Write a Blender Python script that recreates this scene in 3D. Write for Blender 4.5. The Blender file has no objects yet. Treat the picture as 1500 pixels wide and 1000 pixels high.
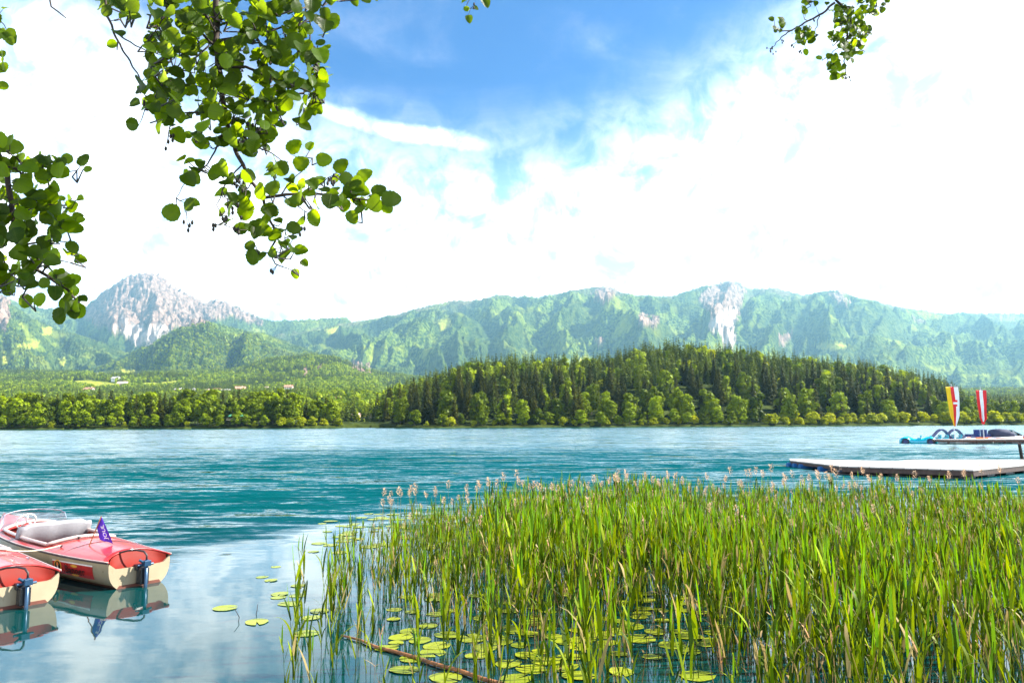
import bpy, math, random
import numpy as np
from mathutils import Vector, Matrix
rnd = random.Random(7)
rng = np.random.default_rng(11)
R = math.radians
scene = bpy.context.scene
col = scene.collection

# ------------------------------------------------------------- camera
CAMH = 2.6
FOC = 1100.0
cam_d = bpy.data.cameras.new("camera")
cam_d.sensor_width = 36.0
cam_d.lens = FOC / 1500.0 * 36.0
cam_d.clip_start = 0.05
cam_d.clip_end = 60000
cam = bpy.data.objects.new("camera", cam_d)
col.objects.link(cam)
cam.matrix_world = Matrix.Translation((0, 0, CAMH)) @ Matrix.Rotation(R(90) + math.atan(118 / FOC), 4, 'X') @ Matrix.Rotation(R(-0.25), 4, 'Z')
scene.camera = cam
CM = np.array(cam.matrix_world.to_3x3())


def ray(px, py):
    """reference pixel -> (u, t) = (x/y, (z-CAMH)/y)"""
    d = CM @ np.array([(px - 750) / FOC, -(py - 500) / FOC, -1.0])
    return d[0] / d[1], d[2] / d[1]


def at(px, py, y):
    u, t = ray(px, py)
    return Vector((u * y, y, CAMH + t * y))


def atz(px, py, z):
    u, t = ray(px, py)
    y = (z - CAMH) / t
    return Vector((u * y, y, z))


# ------------------------------------------------------------- sun and sky
SUN_AZ, SUN_EL = 84.0, 43.0          # degrees right of the view direction, height
sun_d = bpy.data.lights.new("sun", 'SUN')
sun_d.energy = 4.9
sun_d.angle = R(0.5)
sun_d.color = (1.0, 0.95, 0.86)
sun = bpy.data.objects.new("sun", sun_d)
col.objects.link(sun)
sdir = Vector((math.sin(R(SUN_AZ)) * math.cos(R(SUN_EL)), math.cos(R(SUN_AZ)) * math.cos(R(SUN_EL)), math.sin(R(SUN_EL))))
sun.rotation_euler = (-sdir).to_track_quat('-Z', 'Y').to_euler()

scene.view_settings.view_transform = 'Standard'
scene.view_settings.look = 'None'
scene.view_settings.gamma = 1.0
scene.view_settings.exposure = 1.85


class NT:
    """tiny node-tree writer"""
    def __init__(s, nt):
        s.nt = nt
        nt.nodes.clear()

    def n(s, t, ins=None, **kw):
        nd = s.nt.nodes.new(t)
        for k, v in kw.items():
            setattr(nd, k, v)
        for k, v in (ins or {}).items():
            sk = nd.inputs[k]
            if isinstance(v, bpy.types.NodeSocket):
                s.nt.links.new(v, sk)
            else:
                if isinstance(v, tuple) and len(v) == 3 and sk.type == 'RGBA':
                    v = v + (1,)
                sk.default_value = v
        return nd

    def m(s, op, a, b=None, c=None, clamp=False):
        nd = s.n('ShaderNodeMath', operation=op, use_clamp=clamp)
        for i, v in enumerate((a, b, c)):
            if v is None:
                continue
            if isinstance(v, bpy.types.NodeSocket):
                s.nt.links.new(v, nd.inputs[i])
            else:
                nd.inputs[i].default_value = v
        return nd.outputs[0]

    def ss(s, v, a, b):
        nd = s.n('ShaderNodeMapRange', {'Value': v, 'From Min': a, 'From Max': b}, interpolation_type='SMOOTHSTEP')
        return nd.outputs[0]

    def mix(s, f, a, b, bt='MIX'):
        nd = s.n('ShaderNodeMix', data_type='RGBA', blend_type=bt, clamp_result=False)
        for k, v in ((0, f), (6, a), (7, b)):
            if isinstance(v, bpy.types.NodeSocket):
                s.nt.links.new(v, nd.inputs[k])
            else:
                nd.inputs[k].default_value = v + (1,) if isinstance(v, tuple) and len(v) == 3 else v
        return nd.outputs[2]

    def noise(s, vec, scale, detail=4, rough=0.55, dist=0.0):
        return s.n('ShaderNodeTexNoise', {'Vector': vec, 'Scale': scale, 'Detail': float(detail), 'Roughness': rough, 'Distortion': dist}).outputs[0]


world = bpy.data.worlds.new("World")
scene.world = world
world.use_nodes = True
w = NT(world.node_tree)
tc = w.n('ShaderNodeTexCoord')
sep = w.n('ShaderNodeSeparateXYZ', {0: tc.outputs['Generated']})
az = w.m('MULTIPLY', w.m('ARCTAN2', sep.outputs[0], sep.outputs[1]), 57.2958)
el = w.m('MULTIPLY', w.m('ARCSINE', sep.outputs[2]), 57.2958)
ang = w.n('ShaderNodeCombineXYZ', {0: az, 1: el, 2: 0.0}).outputs[0]
rot = w.n('ShaderNodeMapping', {'Vector': ang, 'Rotation': (0, 0, R(-8)), 'Scale': (0.045, 0.16, 1)}).outputs[0]
n1 = w.noise(rot, 1.0, 7, 0.6, 0.6)
n2 = w.noise(ang, 0.11, 6, 0.6, 0.3)
sky = w.n('ShaderNodeTexSky', sky_type='NISHITA', sun_disc=False, sun_elevation=R(SUN_EL), sun_rotation=R(SUN_AZ),
          altitude=550, air_density=1.0, dust_density=0.6, ozone_density=1.5)
# edge height of the cloud sheet over azimuth
a2 = w.m('ADD', az, 4.0)
edge = w.m('MINIMUM', w.m('MULTIPLY_ADD', w.m('MULTIPLY', a2, a2), 0.0125, 17.0), 36.0)
dlt = w.m('SUBTRACT', edge, el)
dlt = w.m('MULTIPLY_ADD', w.m('SUBTRACT', n1, 0.5), 9.0, dlt)
sheet = w.ss(dlt, -9.0, 9.0)
# soft thin veil and scattered holes
veil = w.m('MULTIPLY', w.ss(n1, 0.46, 0.8), 0.22)
holes = w.m('MULTIPLY', w.ss(n2, 0.54, 0.72), 0.30)
# one long bright streak
ln = w.m('SUBTRACT', el, w.m('MULTIPLY_ADD', az, -0.17, 20.2))
ln = w.m('MULTIPLY_ADD', w.m('SUBTRACT', n2, 0.5), 2.6, ln)
st = w.m('SUBTRACT', 1.0, w.ss(w.m('ABSOLUTE', ln), 0.0, 1.1))
st = w.m('MULTIPLY', st, w.m('MULTIPLY', w.ss(az, -19.0, -13.0), w.m('SUBTRACT', 1.0, w.ss(az, -6.0, 1.0))))
cl = w.m('MULTIPLY', sheet, w.m('SUBTRACT', 1.0, holes))
cl = w.m('MAXIMUM', w.m('MAXIMUM', cl, veil), w.m('MULTIPLY', st, 0.8), clamp=True)
skyb = w.n('ShaderNodeHueSaturation', {'Hue': 0.512, 'Saturation': 2.2, 'Value': 0.046, 'Color': sky.outputs[0]}).outputs[0]
skyb = w.mix(1.0, skyb, (0.27, 0.97, 1.10), 'MULTIPLY')
n3 = w.noise(ang, 0.3, 5, 0.6, 0.4)
cc = w.mix(w.ss(n3, 0.32, 0.66), (0.26, 0.38, 0.58), (1.1, 1.1, 1.1))
cc = w.mix(w.ss(el, 14.0, 40.0), cc, w.mix(1.0, cc, (0.36, 0.36, 0.36), 'MULTIPLY'))
colr = w.mix(cl, skyb, cc)
bg = w.n('ShaderNodeBackground', {'Color': colr, 'Strength': 1.0})
out = w.n('ShaderNodeOutputWorld', {0: bg.outputs[0]})


# ------------------------------------------------------------- helpers
def tag(o, label=None, cat=None, group=None, kind=None):
    if label: o['label'] = label
    if cat: o['category'] = cat
    if group: o['group'] = group
    if kind: o['kind'] = kind
    return o


def link(o, parent=None):
    col.objects.link(o)
    if parent is not None:
        o.parent = parent
    return o


def empty(name, loc=(0, 0, 0), rz=0.0):
    o = bpy.data.objects.new(name, None)
    o.empty_display_size = 0.2
    o.location = loc
    o.rotation_euler = (0, 0, rz)
    return link(o)


class MB:
    """vertex and face collector"""
    def __init__(s):
        s.v, s.f, s.mi, s.uv = [], [], [], None

    def add(s, vs, fs, mi=0):
        b = len(s.v)
        s.v += [tuple(x) for x in vs]
        s.f += [tuple(i + b for i in f) for f in fs]
        s.mi += [mi] * len(fs)
        return s

    def box(s, x0, x1, y0, y1, z0, z1, mi=0):
        vs = [(x, y, z) for z in (z0, z1) for y in (y0, y1) for x in (x0, x1)]
        return s.add(vs, [(0, 2, 3, 1), (4, 5, 7, 6), (0, 1, 5, 4), (2, 6, 7, 3), (0, 4, 6, 2), (1, 3, 7, 5)], mi)

    def tube(s, pts, rads, n=6, mi=0, cap=True):
        pts = [Vector(p) for p in pts]
        if not hasattr(rads, '__len__'):
            rads = [rads] * len(pts)
        rings, prev = [], None
        for i, p in enumerate(pts):
            a = pts[max(i - 1, 0)]; b = pts[min(i + 1, len(pts) - 1)]
            d = (b - a).normalized() if (b - a).length > 1e-9 else Vector((0, 0, 1))
            if prev is None:
                u = d.orthogonal().normalized()
            else:
                u = (prev - d * prev.dot(d))
                u = u.normalized() if u.length > 1e-6 else d.orthogonal().normalized()
            prev = u
            v = d.cross(u)
            rings.append([p + (u * math.cos(2 * math.pi * k / n) + v * math.sin(2 * math.pi * k / n)) * rads[i] for k in range(n)])
        vs = [q for r in rings for q in r]
        fs = []
        for i in range(len(pts) - 1):
            for k in range(n):
                a = i * n + k; b = i * n + (k + 1) % n
                fs.append((a, b, b + n, a + n))
        if cap:
            fs.append(tuple(range(n))[::-1])
            fs.append(tuple((len(pts) - 1) * n + k for k in range(n)))
        return s.add(vs, fs, mi)

    def loft(s, rings, closed=True, caps=True, mi=0):
        n = len(rings[0])
        vs = [q for r in rings for q in r]
        fs = []
        for i in range(len(rings) - 1):
            for k in range(n if closed else n - 1):
                a = i * n + k; b = i * n + (k + 1) % n
                fs.append((a, b, b + n, a + n))
        if caps and closed:
            fs.append(tuple(range(n))[::-1])
            fs.append(tuple((len(rings) - 1) * n + k for k in range(n)))
        return s.add(vs, fs, mi)

    def blob(s, c, r, seg=8, ring=5, mi=0):
        c = Vector(c)
        if not hasattr(r, '__len__'):
            r = (r, r, r)
        rings = []
        for i in range(ring + 1):
            th = math.pi * i / ring
            rr = max(math.sin(th), 0.02)
            rings.append([c + Vector((r[0] * rr * math.cos(2 * math.pi * k / seg), r[1] * rr * math.sin(2 * math.pi * k / seg), -r[2] * math.cos(th))) for k in range(seg)])
        return s.loft(rings, mi=mi)

    def build(s, name, mats, parent=None, smooth=False, bevel=0.0):
        me = bpy.data.meshes.new(name)
        me.from_pydata([tuple(v) for v in s.v], [], s.f)
        if not isinstance(mats, (list, tuple)):
            mats = [mats]
        for m_ in mats:
            me.materials.append(m_)
        if len(mats) > 1:
            me.polygons.foreach_set('material_index', s.mi)
        if smooth:
            me.polygons.foreach_set('use_smooth', [True] * len(me.polygons))
        me.validate()
        me.update()
        o = bpy.data.objects.new(name, me)
        link(o, parent)
        if bevel:
            md = o.modifiers.new('bevel', 'BEVEL'); md.width = bevel; md.segments = 2; md.limit_method = 'ANGLE'
        return o


def np_mesh(name, V, F, mats, smooth=False, attrs=None, mi=None, uv=None):
    """V (n,3), F (m,k) int array"""
    me = bpy.data.meshes.new(name)
    k = F.shape[1]
    me.vertices.add(len(V))
    me.vertices.foreach_set('co', np.ascontiguousarray(V, dtype=np.float32).ravel())
    me.loops.add(F.size)
    me.loops.foreach_set('vertex_index', np.ascontiguousarray(F, dtype=np.int32).ravel())
    me.polygons.add(len(F))
    me.polygons.foreach_set('loop_start', np.arange(0, F.size, k, dtype=np.int32))
    if smooth:
        me.polygons.foreach_set('use_smooth', np.ones(len(F), dtype=bool))
    if not isinstance(mats, (list, tuple)):
        mats = [mats]
    for m_ in mats:
        me.materials.append(m_)
    if mi is not None:
        me.polygons.foreach_set('material_index', np.asarray(mi, dtype=np.int32))
    for nm, arr in (attrs or {}).items():
        if arr.ndim == 2:
            a = me.attributes.new(nm, 'FLOAT_COLOR', 'POINT')
            a.data.foreach_set('color', np.ascontiguousarray(arr, dtype=np.float32).ravel())
        else:
            a = me.attributes.new(nm, 'FLOAT', 'POINT')
            a.data.foreach_set('value', np.ascontiguousarray(arr, dtype=np.float32))
    if uv is not None:
        ul = me.uv_layers.new(name='UVMap')
        ul.data.foreach_set('uv', np.ascontiguousarray(uv[F.ravel()], dtype=np.float32).ravel())
    me.update(calc_edges=True)
    return me


# numpy noise ---------------------------------------------------------------
_perm = np.random.default_rng(3).permutation(256)
_perm = np.concatenate([_perm, _perm, _perm])
_gr = np.stack([np.cos(np.arange(256) * 2.399963), np.sin(np.arange(256) * 2.399963)], 1)


def perlin(x, y):
    xi = np.floor(x).astype(int); yi = np.floor(y).astype(int)
    xf = x - xi; yf = y - yi
    xi &= 255; yi &= 255
    u = xf * xf * xf * (xf * (xf * 6 - 15) + 10); v = yf * yf * yf * (yf * (yf * 6 - 15) + 10)

    def g(ix, iy, dx, dy):
        h = _perm[_perm[ix & 255] + (iy & 255)]
        return _gr[h, 0] * dx + _gr[h, 1] * dy
    a = g(xi, yi, xf, yf); b = g(xi + 1, yi, xf - 1, yf)
    c = g(xi, yi + 1, xf, yf - 1); d = g(xi + 1, yi + 1, xf - 1, yf - 1)
    return (a + u * (b - a) + v * ((c + u * (d - c)) - (a + u * (b - a)))) * 1.5


def fbm(x, y, o=4, g=0.5):
    s = 0; a = 1.0
    for i in range(o):
        s = s + a * perlin(x * 2 ** i + 13.7 * i, y * 2 ** i + 7.1 * i); a *= g
    return s


def ridged(x, y, o=4, g=0.5):
    s = 0; a = 1.0
    for i in range(o):
        s = s + a * (1 - 2 * np.abs(perlin(x * 2 ** i + 5.3 * i, y * 2 ** i + 9.2 * i))); a *= g
    return s / 2


def sst(x, a, b):
    t = np.clip((x - a) / (b - a), 0, 1)
    return t * t * (3 - 2 * t)


# ------------------------------------------------------------- materials
MATS = {}


def pmat(name, color, rough=0.6, metal=0.0, var=0.12, scale=6.0, coat=0.0, bump=0.0, spec=0.5, grime=0.0, trans=0.0):
    """plain painted / plastic / wood surface with slight procedural variation"""
    if name in MATS:
        return MATS[name]
    m = bpy.data.materials.new(name); m.use_nodes = True
    t = NT(m.node_tree)
    tcn = t.n('ShaderNodeTexCoord').outputs['Object']
    nz = t.noise(tcn, scale, 5, 0.6)
    c = t.mix(t.ss(nz, 0.3, 0.7), tuple(x * (1 - var) for x in color), tuple(min(1, x * (1 + var)) for x in color))
    if grime:
        g = t.noise(tcn, scale * 0.6, 6, 0.7)
        c = t.mix(t.m('MULTIPLY', t.ss(g, 0.52, 0.75), grime), c, (0.09, 0.07, 0.05))
    ins = {'Base Color': c, 'Roughness': t.m('MULTIPLY_ADD', nz, 0.2, rough - 0.1, clamp=True), 'Metallic': metal, 'Coat Weight': coat, 'Specular IOR Level': spec}
    if bump:
        ins['Normal'] = t.n('ShaderNodeBump', {'Height': t.noise(tcn, scale * 6, 4), 'Strength': bump, 'Distance': 0.02}).outputs[0]
    b = t.n('ShaderNodeBsdfPrincipled', ins)
    t.n('ShaderNodeOutputMaterial', {0: b.outputs[0]})
    MATS[name] = m
    return m


def leafmat(name, c1, c2, tc1=None, trans=0.45, rough=0.5, rnd_amt=1.0, scale=0.35, attr=None, spec=0.08):
    """foliage: diffuse + translucent, colour varied per object and inside it"""
    if name in MATS:
        return MATS[name]
    m = bpy.data.materials.new(name); m.use_nodes = True
    t = NT(m.node_tree)
    tcn = t.n('ShaderNodeTexCoord').outputs['Object']
    nz = t.noise(tcn, scale, 3, 0.6)
    oi = t.n('ShaderNodeObjectInfo').outputs['Random']
    if attr:
        oi = t.n('ShaderNodeAttribute', attribute_name=attr).outputs['Fac']
    f = t.m('ADD', t.m('MULTIPLY', oi, rnd_amt * 0.65), t.m('MULTIPLY', t.m('SUBTRACT', nz, 0.3), 0.9), clamp=True)
    c = t.mix(f, c1, c2)
    tcol = t.n('ShaderNodeHueSaturation', {'Hue': 0.485, 'Saturation': 1.1, 'Value': 1.5, 'Color': c}).outputs[0]
    d = t.n('ShaderNodeBsdfPrincipled', {'Base Color': c, 'Roughness': rough, 'Specular IOR Level': spec})
    tr = t.n('ShaderNodeBsdfTranslucent', {'Color': tcol})
    mx = t.n('ShaderNodeMixShader', {0: trans, 1: d.outputs[0], 2: tr.outputs[0]})
    t.n('ShaderNodeOutputMaterial', {0: mx.outputs[0]})
    MATS[name] = m
    return m
# ------------------------------------------------------------- terrain
def prof(pts):
    a = np.array([ray(*p) for p in pts]); i = np.argsort(a[:, 0])
    return a[i, 0], a[i, 1]


P_RANGE = prof([(-400, 560), (300, 520), (430, 485), (523, 472), (560, 466), (600, 455), (660, 440), (690, 442), (730, 433), (790, 436), (830, 428), (885, 420), (930, 434), (985, 434), (1030, 421), (1078, 416), (1100, 424), (1140, 423), (1175, 432), (1222, 427), (1260, 437), (1330, 453), (1375, 460), (1440, 459), (1500, 459), (1700, 462), (1900, 480), (2300, 500)])
P_PEAK = prof([(-400, 400), (-100, 425), (0, 436), (60, 452), (100, 452), (125, 448), (160, 425), (185, 408), (205, 403), (232, 404), (250, 418), (272, 432), (298, 446), (318, 441), (345, 450), (370, 463), (400, 470), (430, 469), (480, 466), (505, 465), (520, 473), (560, 500), (640, 560), (900, 600)])
P_LEFT = prof([(-500, 370), (-150, 400), (-40, 425), (5, 437), (40, 462), (80, 480), (120, 492), (160, 505), (200, 522), (250, 545), (330, 590)])
P_MID = prof([(60, 590), (140, 540), (180, 522), (230, 500), (262, 481), (300, 471), (340, 480), (390, 490), (430, 505), (470, 520), (520, 535), (600, 548), (660, 560), (760, 600)])
P_KNOLL = prof([(180, 600), (280, 560), (340, 545), (390, 530), (440, 524), (490, 526), (530, 540), (560, 550), (620, 556), (680, 575), (800, 605)])
P_SPUR = prof([(1000, 600), (1120, 545), (1180, 515), (1230, 497), (1280, 489), (1320, 500), (1370, 518), (1430, 540), (1500, 556), (1700, 570), (2000, 600)])
P_SPUR2 = prof([(640, 600), (760, 545), (830, 500), (880, 470), (930, 458), (960, 470), (1000, 500), (1060, 545), (1150, 600)])
P_S3 = prof([(520, 600), (560, 540), (600, 500), (640, 472), (670, 456), (700, 472), (740, 505), (790, 545), (840, 600)])
P_S4 = prof([(1040, 600), (1080, 540), (1110, 485), (1140, 458), (1165, 465), (1200, 492), (1260, 540), (1320, 600)])
P_S5 = prof([(1380, 600), (1420, 530), (1460, 490), (1500, 480), (1560, 482), (1700, 560)])
P_S6 = prof([(780, 600), (815, 530), (845, 485), (862, 464), (880, 482), (905, 525), (930, 580)])
P_PEN = prof([(548, 612), (565, 590), (600, 582), (650, 568), (690, 553), (740, 548), (800, 548), (860, 548), (900, 543), (940, 532), (975, 527), (1050, 530), (1120, 538), (1200, 546), (1270, 552), (1330, 562), (1380, 575), (1410, 592), (1440, 610)])


def shore_y(u):
    return np.interp(u, [-1.2, -0.7, -0.3, -0.2, -0.17, -0.12, 0.3, 0.7, 1.2], [350, 362, 372, 390, 385, 352, 372, 405, 420])


PX = 0.00091    # one reference pixel as a tangent


def layer(u, y, P, yr, wf, wb, pw, amp, fu, seed, base=0.0):
    T = np.interp(u, *P, left=-0.05, right=-0.05)
    yrv = yr * (1 + 0.05 * perlin(u * 7 + seed, np.full_like(u, seed * 1.7)))
    hr = np.maximum(T * yrv + CAMH, 0) - base
    s = np.clip((y - (yrv - wf)) / wf, 0, 1)
    wu = u + 0.03 * perlin(u * 9 + seed, y / 900 + seed) + 0.008 * perlin(u * 30, y / 300 + seed)
    g = ridged(wu * fu + seed, y / 2600 + seed * 3.1, 5, 0.52)
    g = np.clip(g, -1, 1)
    sh = s ** pw
    front = hr * (sh + amp * (g - 0.25) * 4 * s * (1.0 - s) * 0.8)
    b = np.clip((y - yrv) / wb, 0, 1)
    back = hr * (1 - b) ** 1.5
    h = np.where(y < yrv, front, back)
    lim_ = (T * y + CAMH) * (1 + 0.016 * fbm(u * 45 + seed, y / 4000, 4, 0.6) + 0.010 * fbm(u * 260 + seed, y / 900, 2))
    h = np.minimum(h, lim_)
    jag = 0.012 * hr * ridged(u * 90 + seed, y / 150, 3) * sst(s, 0.6, 1.0)
    return np.where((s > 0) & (b < 1) & (hr > 5), h + base * np.minimum(s * 4, 1) + jag, -50), s, g


def height(u, y):
    sy = shore_y(u)
    d = y - sy
    x = u * y
    left = 1 - sst(u, -0.2, -0.14)
    low = sst(d, 0, 6) * 1.0 + np.interp(y, [350, 420, 600, 1000, 1500, 2200, 3000, 4500, 20000], [0, 2, 8, 26, 62, 128, 200, 260, 260]) * (0.55 + 0.45 * left)
    low = low + np.clip(d / 500, 0, 1) * 10 * fbm(x / 420, y / 420, 3)
    low = np.where(d < 0, -0.6 + 0.25 * d / 40, low)
    # wooded point
    T = np.interp(u, *P_PEN, left=-0.02, right=-0.02)
    hp = np.maximum(T * 600 + 2.0, 0)
    s = sst(d, 4, 215) ** 0.8
    pen = hp * s * (1 - sst(y, 640, 1000))
    h = np.maximum(low, np.where(d > 0, pen + 0.8, -5))
    L = [layer(u, y, P_RANGE, 8600, 4600, 3500, 1.25, 0.45, 9, 2.3),
         layer(u, y, P_PEAK, 9000, 3900, 3500, 1.35, 0.25, 19, 8.1),
         layer(u, y, P_LEFT, 6000, 2600, 2500, 1.1, 0.4, 13, 4.4),
         layer(u, y, P_MID, 5000, 2200, 2000, 0.85, 0.3, 15, 6.2),
         layer(u, y, P_KNOLL, 2900, 1100, 1100, 0.75, 0.10, 19, 9.9),
         layer(u, y, P_SPUR, 6200, 2000, 2000, 1.0, 0.4, 17, 1.2),
         layer(u, y, P_SPUR2, 7000, 1900, 1500, 0.95, 0.35, 15, 3.7),
         layer(u, y, P_S3, 6600, 2300, 2200, 1.0, 0.35, 16, 5.5), layer(u, y, P_S4, 7200, 2300, 1500, 1.0, 0.35, 16, 7.7),
         layer(u, y, P_S5, 7400, 2600, 1500, 1.0, 0.35, 14, 2.9), layer(u, y, P_S6, 7700, 2200, 1200, 1.0, 0.35, 18, 6.6)]
    which = np.full(h.shape, -1)
    S = np.zeros_like(h); G = np.zeros_like(h)
    for i, (hh, ss_, gg) in enumerate(L):
        b = hh > h
        which = np.where(b, i, which); S = np.where(b, ss_, S); G = np.where(b, gg, G)
        k = 25.0
        h = np.where(hh > -20, np.maximum(h, hh) + 0 * k, h)
    return h, which, S, G


def inpoly(U, T, pts):
    """soft test of terrain points against a patch given by its corners"""
    p = np.array([ray(*q) for q in pts])
    ins = np.zeros(U.shape, bool)
    n = len(p)
    for i in range(n):
        x1, y1 = p[i]; x2, y2 = p[(i + 1) % n]
        c = ((y1 > T) != (y2 > T)) & (U < (x2 - x1) * (T - y1) / (y2 - y1 + 1e-12) + x1)
        ins ^= c
    return ins


ROCK = [[(120, 462), (160, 420), (205, 398), (235, 398), (300, 440), (322, 436), (375, 462), (385, 478), (340, 466), (310, 470), (285, 478), (262, 482), (240, 492), (222, 506), (200, 508), (185, 497), (165, 485), (140, 478)],
        [(-10, 430), (8, 440), (14, 470), (10, 485), (-10, 480)],
        [(1022, 440), (1040, 422), (1078, 414), (1094, 426), (1086, 450), (1078, 470), (1075, 512), (1058, 512), (1054, 488), (1036, 484), (1044, 460)],
        [(868, 430), (885, 421), (902, 428), (896, 440), (880, 446)],
        [(1215, 430), (1230, 430), (1246, 452), (1238, 452)], [(935, 462), (965, 470), (962, 482), (940, 478)],
        [(1140, 492), (1160, 490), (1150, 508), (1138, 506)], [(1335, 462), (1356, 474), (1348, 474)],
        [(508, 534), (518, 530), (545, 546), (546, 556), (528, 548)], [(443, 540), (450, 536), (449, 556), (445, 556)], [(465, 532), (476, 530), (474, 544), (464, 544)], [(872, 500), (884, 496), (886, 506), (876, 510)]]
TALUS = [[(175, 470), (205, 482), (235, 478), (250, 484), (222, 507), (200, 512), (183, 497), (168, 482)],
         [(1055, 466), (1080, 452), (1076, 512), (1058, 514), (1050, 490)], [(1035, 476), (1058, 462), (1048, 488), (1032, 484)]]
MEADOW = [[(132, 546), (170, 541), (200, 541), (214, 548), (205, 553), (170, 553), (134, 552)], [(95, 560), (130, 556), (170, 561), (240, 560), (262, 557), (255, 563), (180, 567), (150, 570), (120, 568)],
          [(118, 588), (150, 582), (148, 586), (120, 590)], [(490, 590), (530, 592), (535, 602), (500, 602)], [(476, 482), (495, 478), (498, 484), (480, 492)],
          [(0, 520), (12, 522), (10, 534), (0, 536)], [(86, 524), (97, 522), (94, 536), (88, 532)], [(205, 565), (262, 560), (260, 564), (210, 570)],
          [(1190, 505), (1215, 500), (1245, 505), (1225, 512), (1200, 512)], [(60, 480), (75, 478), (78, 490), (62, 492)], [(20, 505), (60, 500), (50, 512)], [(640, 470), (658, 465), (662, 478), (648, 484)], [(842, 524), (862, 522), (862, 530), (845, 532)]]

NU, NY = 1500, 640
uu = np.linspace(-0.93, 0.93, NU)
yy = np.concatenate([np.linspace(335, 460, 60), np.exp(np.linspace(np.log(462), np.log(12500), NY - 60))])
U, Y = np.meshgrid(uu, yy)
H, WH, SS, GG = height(U, Y)
# forest grain: crowns lift the far ground a few metres
far = sst(Y, 3000, 5000)
X = U * Y
grain = rng.random(U.shape)
wob = 0.004 * perlin(U * 60, Y / 200) + 0.002 * perlin(U * 190, Y / 70)
TT = (H - CAMH) / Y
rock = np.zeros_like(H); talus = np.zeros_like(H); mead = np.zeros_like(H)
for p in ROCK:
    rock = np.maximum(rock, inpoly(U + wob * 1.4, TT + wob, p) & (Y > 1800))
for p in TALUS:
    talus = np.maximum(talus, inpoly(U + wob, TT + wob, p) & (Y > 1800))
for p in MEADOW:
    mead = np.maximum(mead, inpoly(U + wob * 0.7, TT + wob * 0.5, p) & (Y > 600))
# stone showing through near the crests and in the runnels
# gullied rock relief
H = H + rock * 55 * ridged(U * 150, Y / 260, 4) * (Y > 5000)
H = H + np.where((rock < .5) & (mead < .5) & (Y > 2500), (grain - 0.5) * np.clip(Y / 350, 0, 22), 0)
V = np.stack([U * Y, Y, H], -1).reshape(-1, 3)
ii = np.arange(NU * NY).reshape(NY, NU)
F = np.stack([ii[:-1, :-1], ii[:-1, 1:], ii[1:, 1:], ii[1:, :-1]], -1).reshape(-1, 4)
# bare crest stone on the main range
crest = (WH == 0) * sst(SS, 0.80, 0.97) * (0.35 + 0.65 * (fbm(U * 40, Y / 500, 4) > 0.05))
crest = np.clip(crest, 0, 1)
mask = np.stack([np.maximum(rock, 0.45 * crest), talus, mead, sst(fbm(X / 700, Y / 900, 4), -0.4, 0.6)], -1).reshape(-1, 4)

tm = bpy.data.materials.new('wooded_ground'); tm.use_nodes = True
t = NT(tm.node_tree)
geo = t.n('ShaderNodeNewGeometry').outputs['Position']
at_ = t.n('ShaderNodeAttribute', attribute_name='cover')
sp = t.n('ShaderNodeSeparateColor', {0: at_.outputs['Color']})
patch = at_.outputs['Alpha']
nA = t.noise(geo, 0.035, 3, 0.6)
nB = t.noise(geo, 0.0035, 5, 0.6)
nC = t.noise(geo, 0.02, 6, 0.65)
forest = t.mix(t.ss(nA, 0.40, 0.60), (0.008, 0.028, 0.004), (0.12, 0.17, 0.016))
forest = t.mix(t.m('MULTIPLY', t.ss(nB, 0.5, 0.68), 0.75), forest, (0.26, 0.30, 0.02))
forest = t.mix(t.m('MULTIPLY', t.m('SUBTRACT', 1.0, t.ss(patch, 0.2, 0.6)), 0.5), forest, (0.012, 0.028, 0.008))
rockc = t.mix(t.ss(nC, 0.35, 0.68), (0.11, 0.07, 0.055), (0.36, 0.235, 0.17))
rockc = t.mix(t.m('MULTIPLY', sp.outputs[1], t.ss(nC, 0.25, 0.45)), rockc, (0.44, 0.36, 0.30))
medc = t.mix(t.ss(nC, 0.35, 0.65), (0.20, 0.24, 0.02), (0.34, 0.34, 0.04))
c = t.mix(t.m('MULTIPLY', sp.outputs[0], t.ss(nA, 0.22, 0.42)), forest, rockc)
c = t.mix(sp.outputs[2], c, medc)
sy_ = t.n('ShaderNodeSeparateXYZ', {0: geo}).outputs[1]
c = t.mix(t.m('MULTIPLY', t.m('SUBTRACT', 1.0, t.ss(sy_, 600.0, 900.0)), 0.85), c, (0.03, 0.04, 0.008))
bmp = t.n('ShaderNodeBump', {'Height': nA, 'Strength': 1.0, 'Distance': 22.0}).outputs[0]
b = t.n('ShaderNodeBsdfPrincipled', {'Base Color': c, 'Roughness': 0.95, 'Specular IOR Level': 0.05, 'Normal': bmp})
t.n('ShaderNodeOutputMaterial', {0: b.outputs[0]})
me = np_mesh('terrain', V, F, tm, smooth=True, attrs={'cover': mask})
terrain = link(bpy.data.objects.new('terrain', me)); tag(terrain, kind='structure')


def ground(u, y):
    h = height(np.array([u], float), np.array([float(y)]))[0]
    return float(h[0])


# ------------------------------------------------------------- water
wm = bpy.data.materials.new('lake_water'); wm.use_nodes = True
t = NT(wm.node_tree)
geo = t.n('ShaderNodeNewGeometry').outputs['Position']
sx = t.n('ShaderNodeSeparateXYZ', {0: geo})
x_, y_ = sx.outputs[0], sx.outputs[1]
big = t.noise(t.n('ShaderNodeMapping', {'Vector': geo, 'Scale': (0.05, 0.16, 1)}).outputs[0], 1.0, 3, 0.5)
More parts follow.
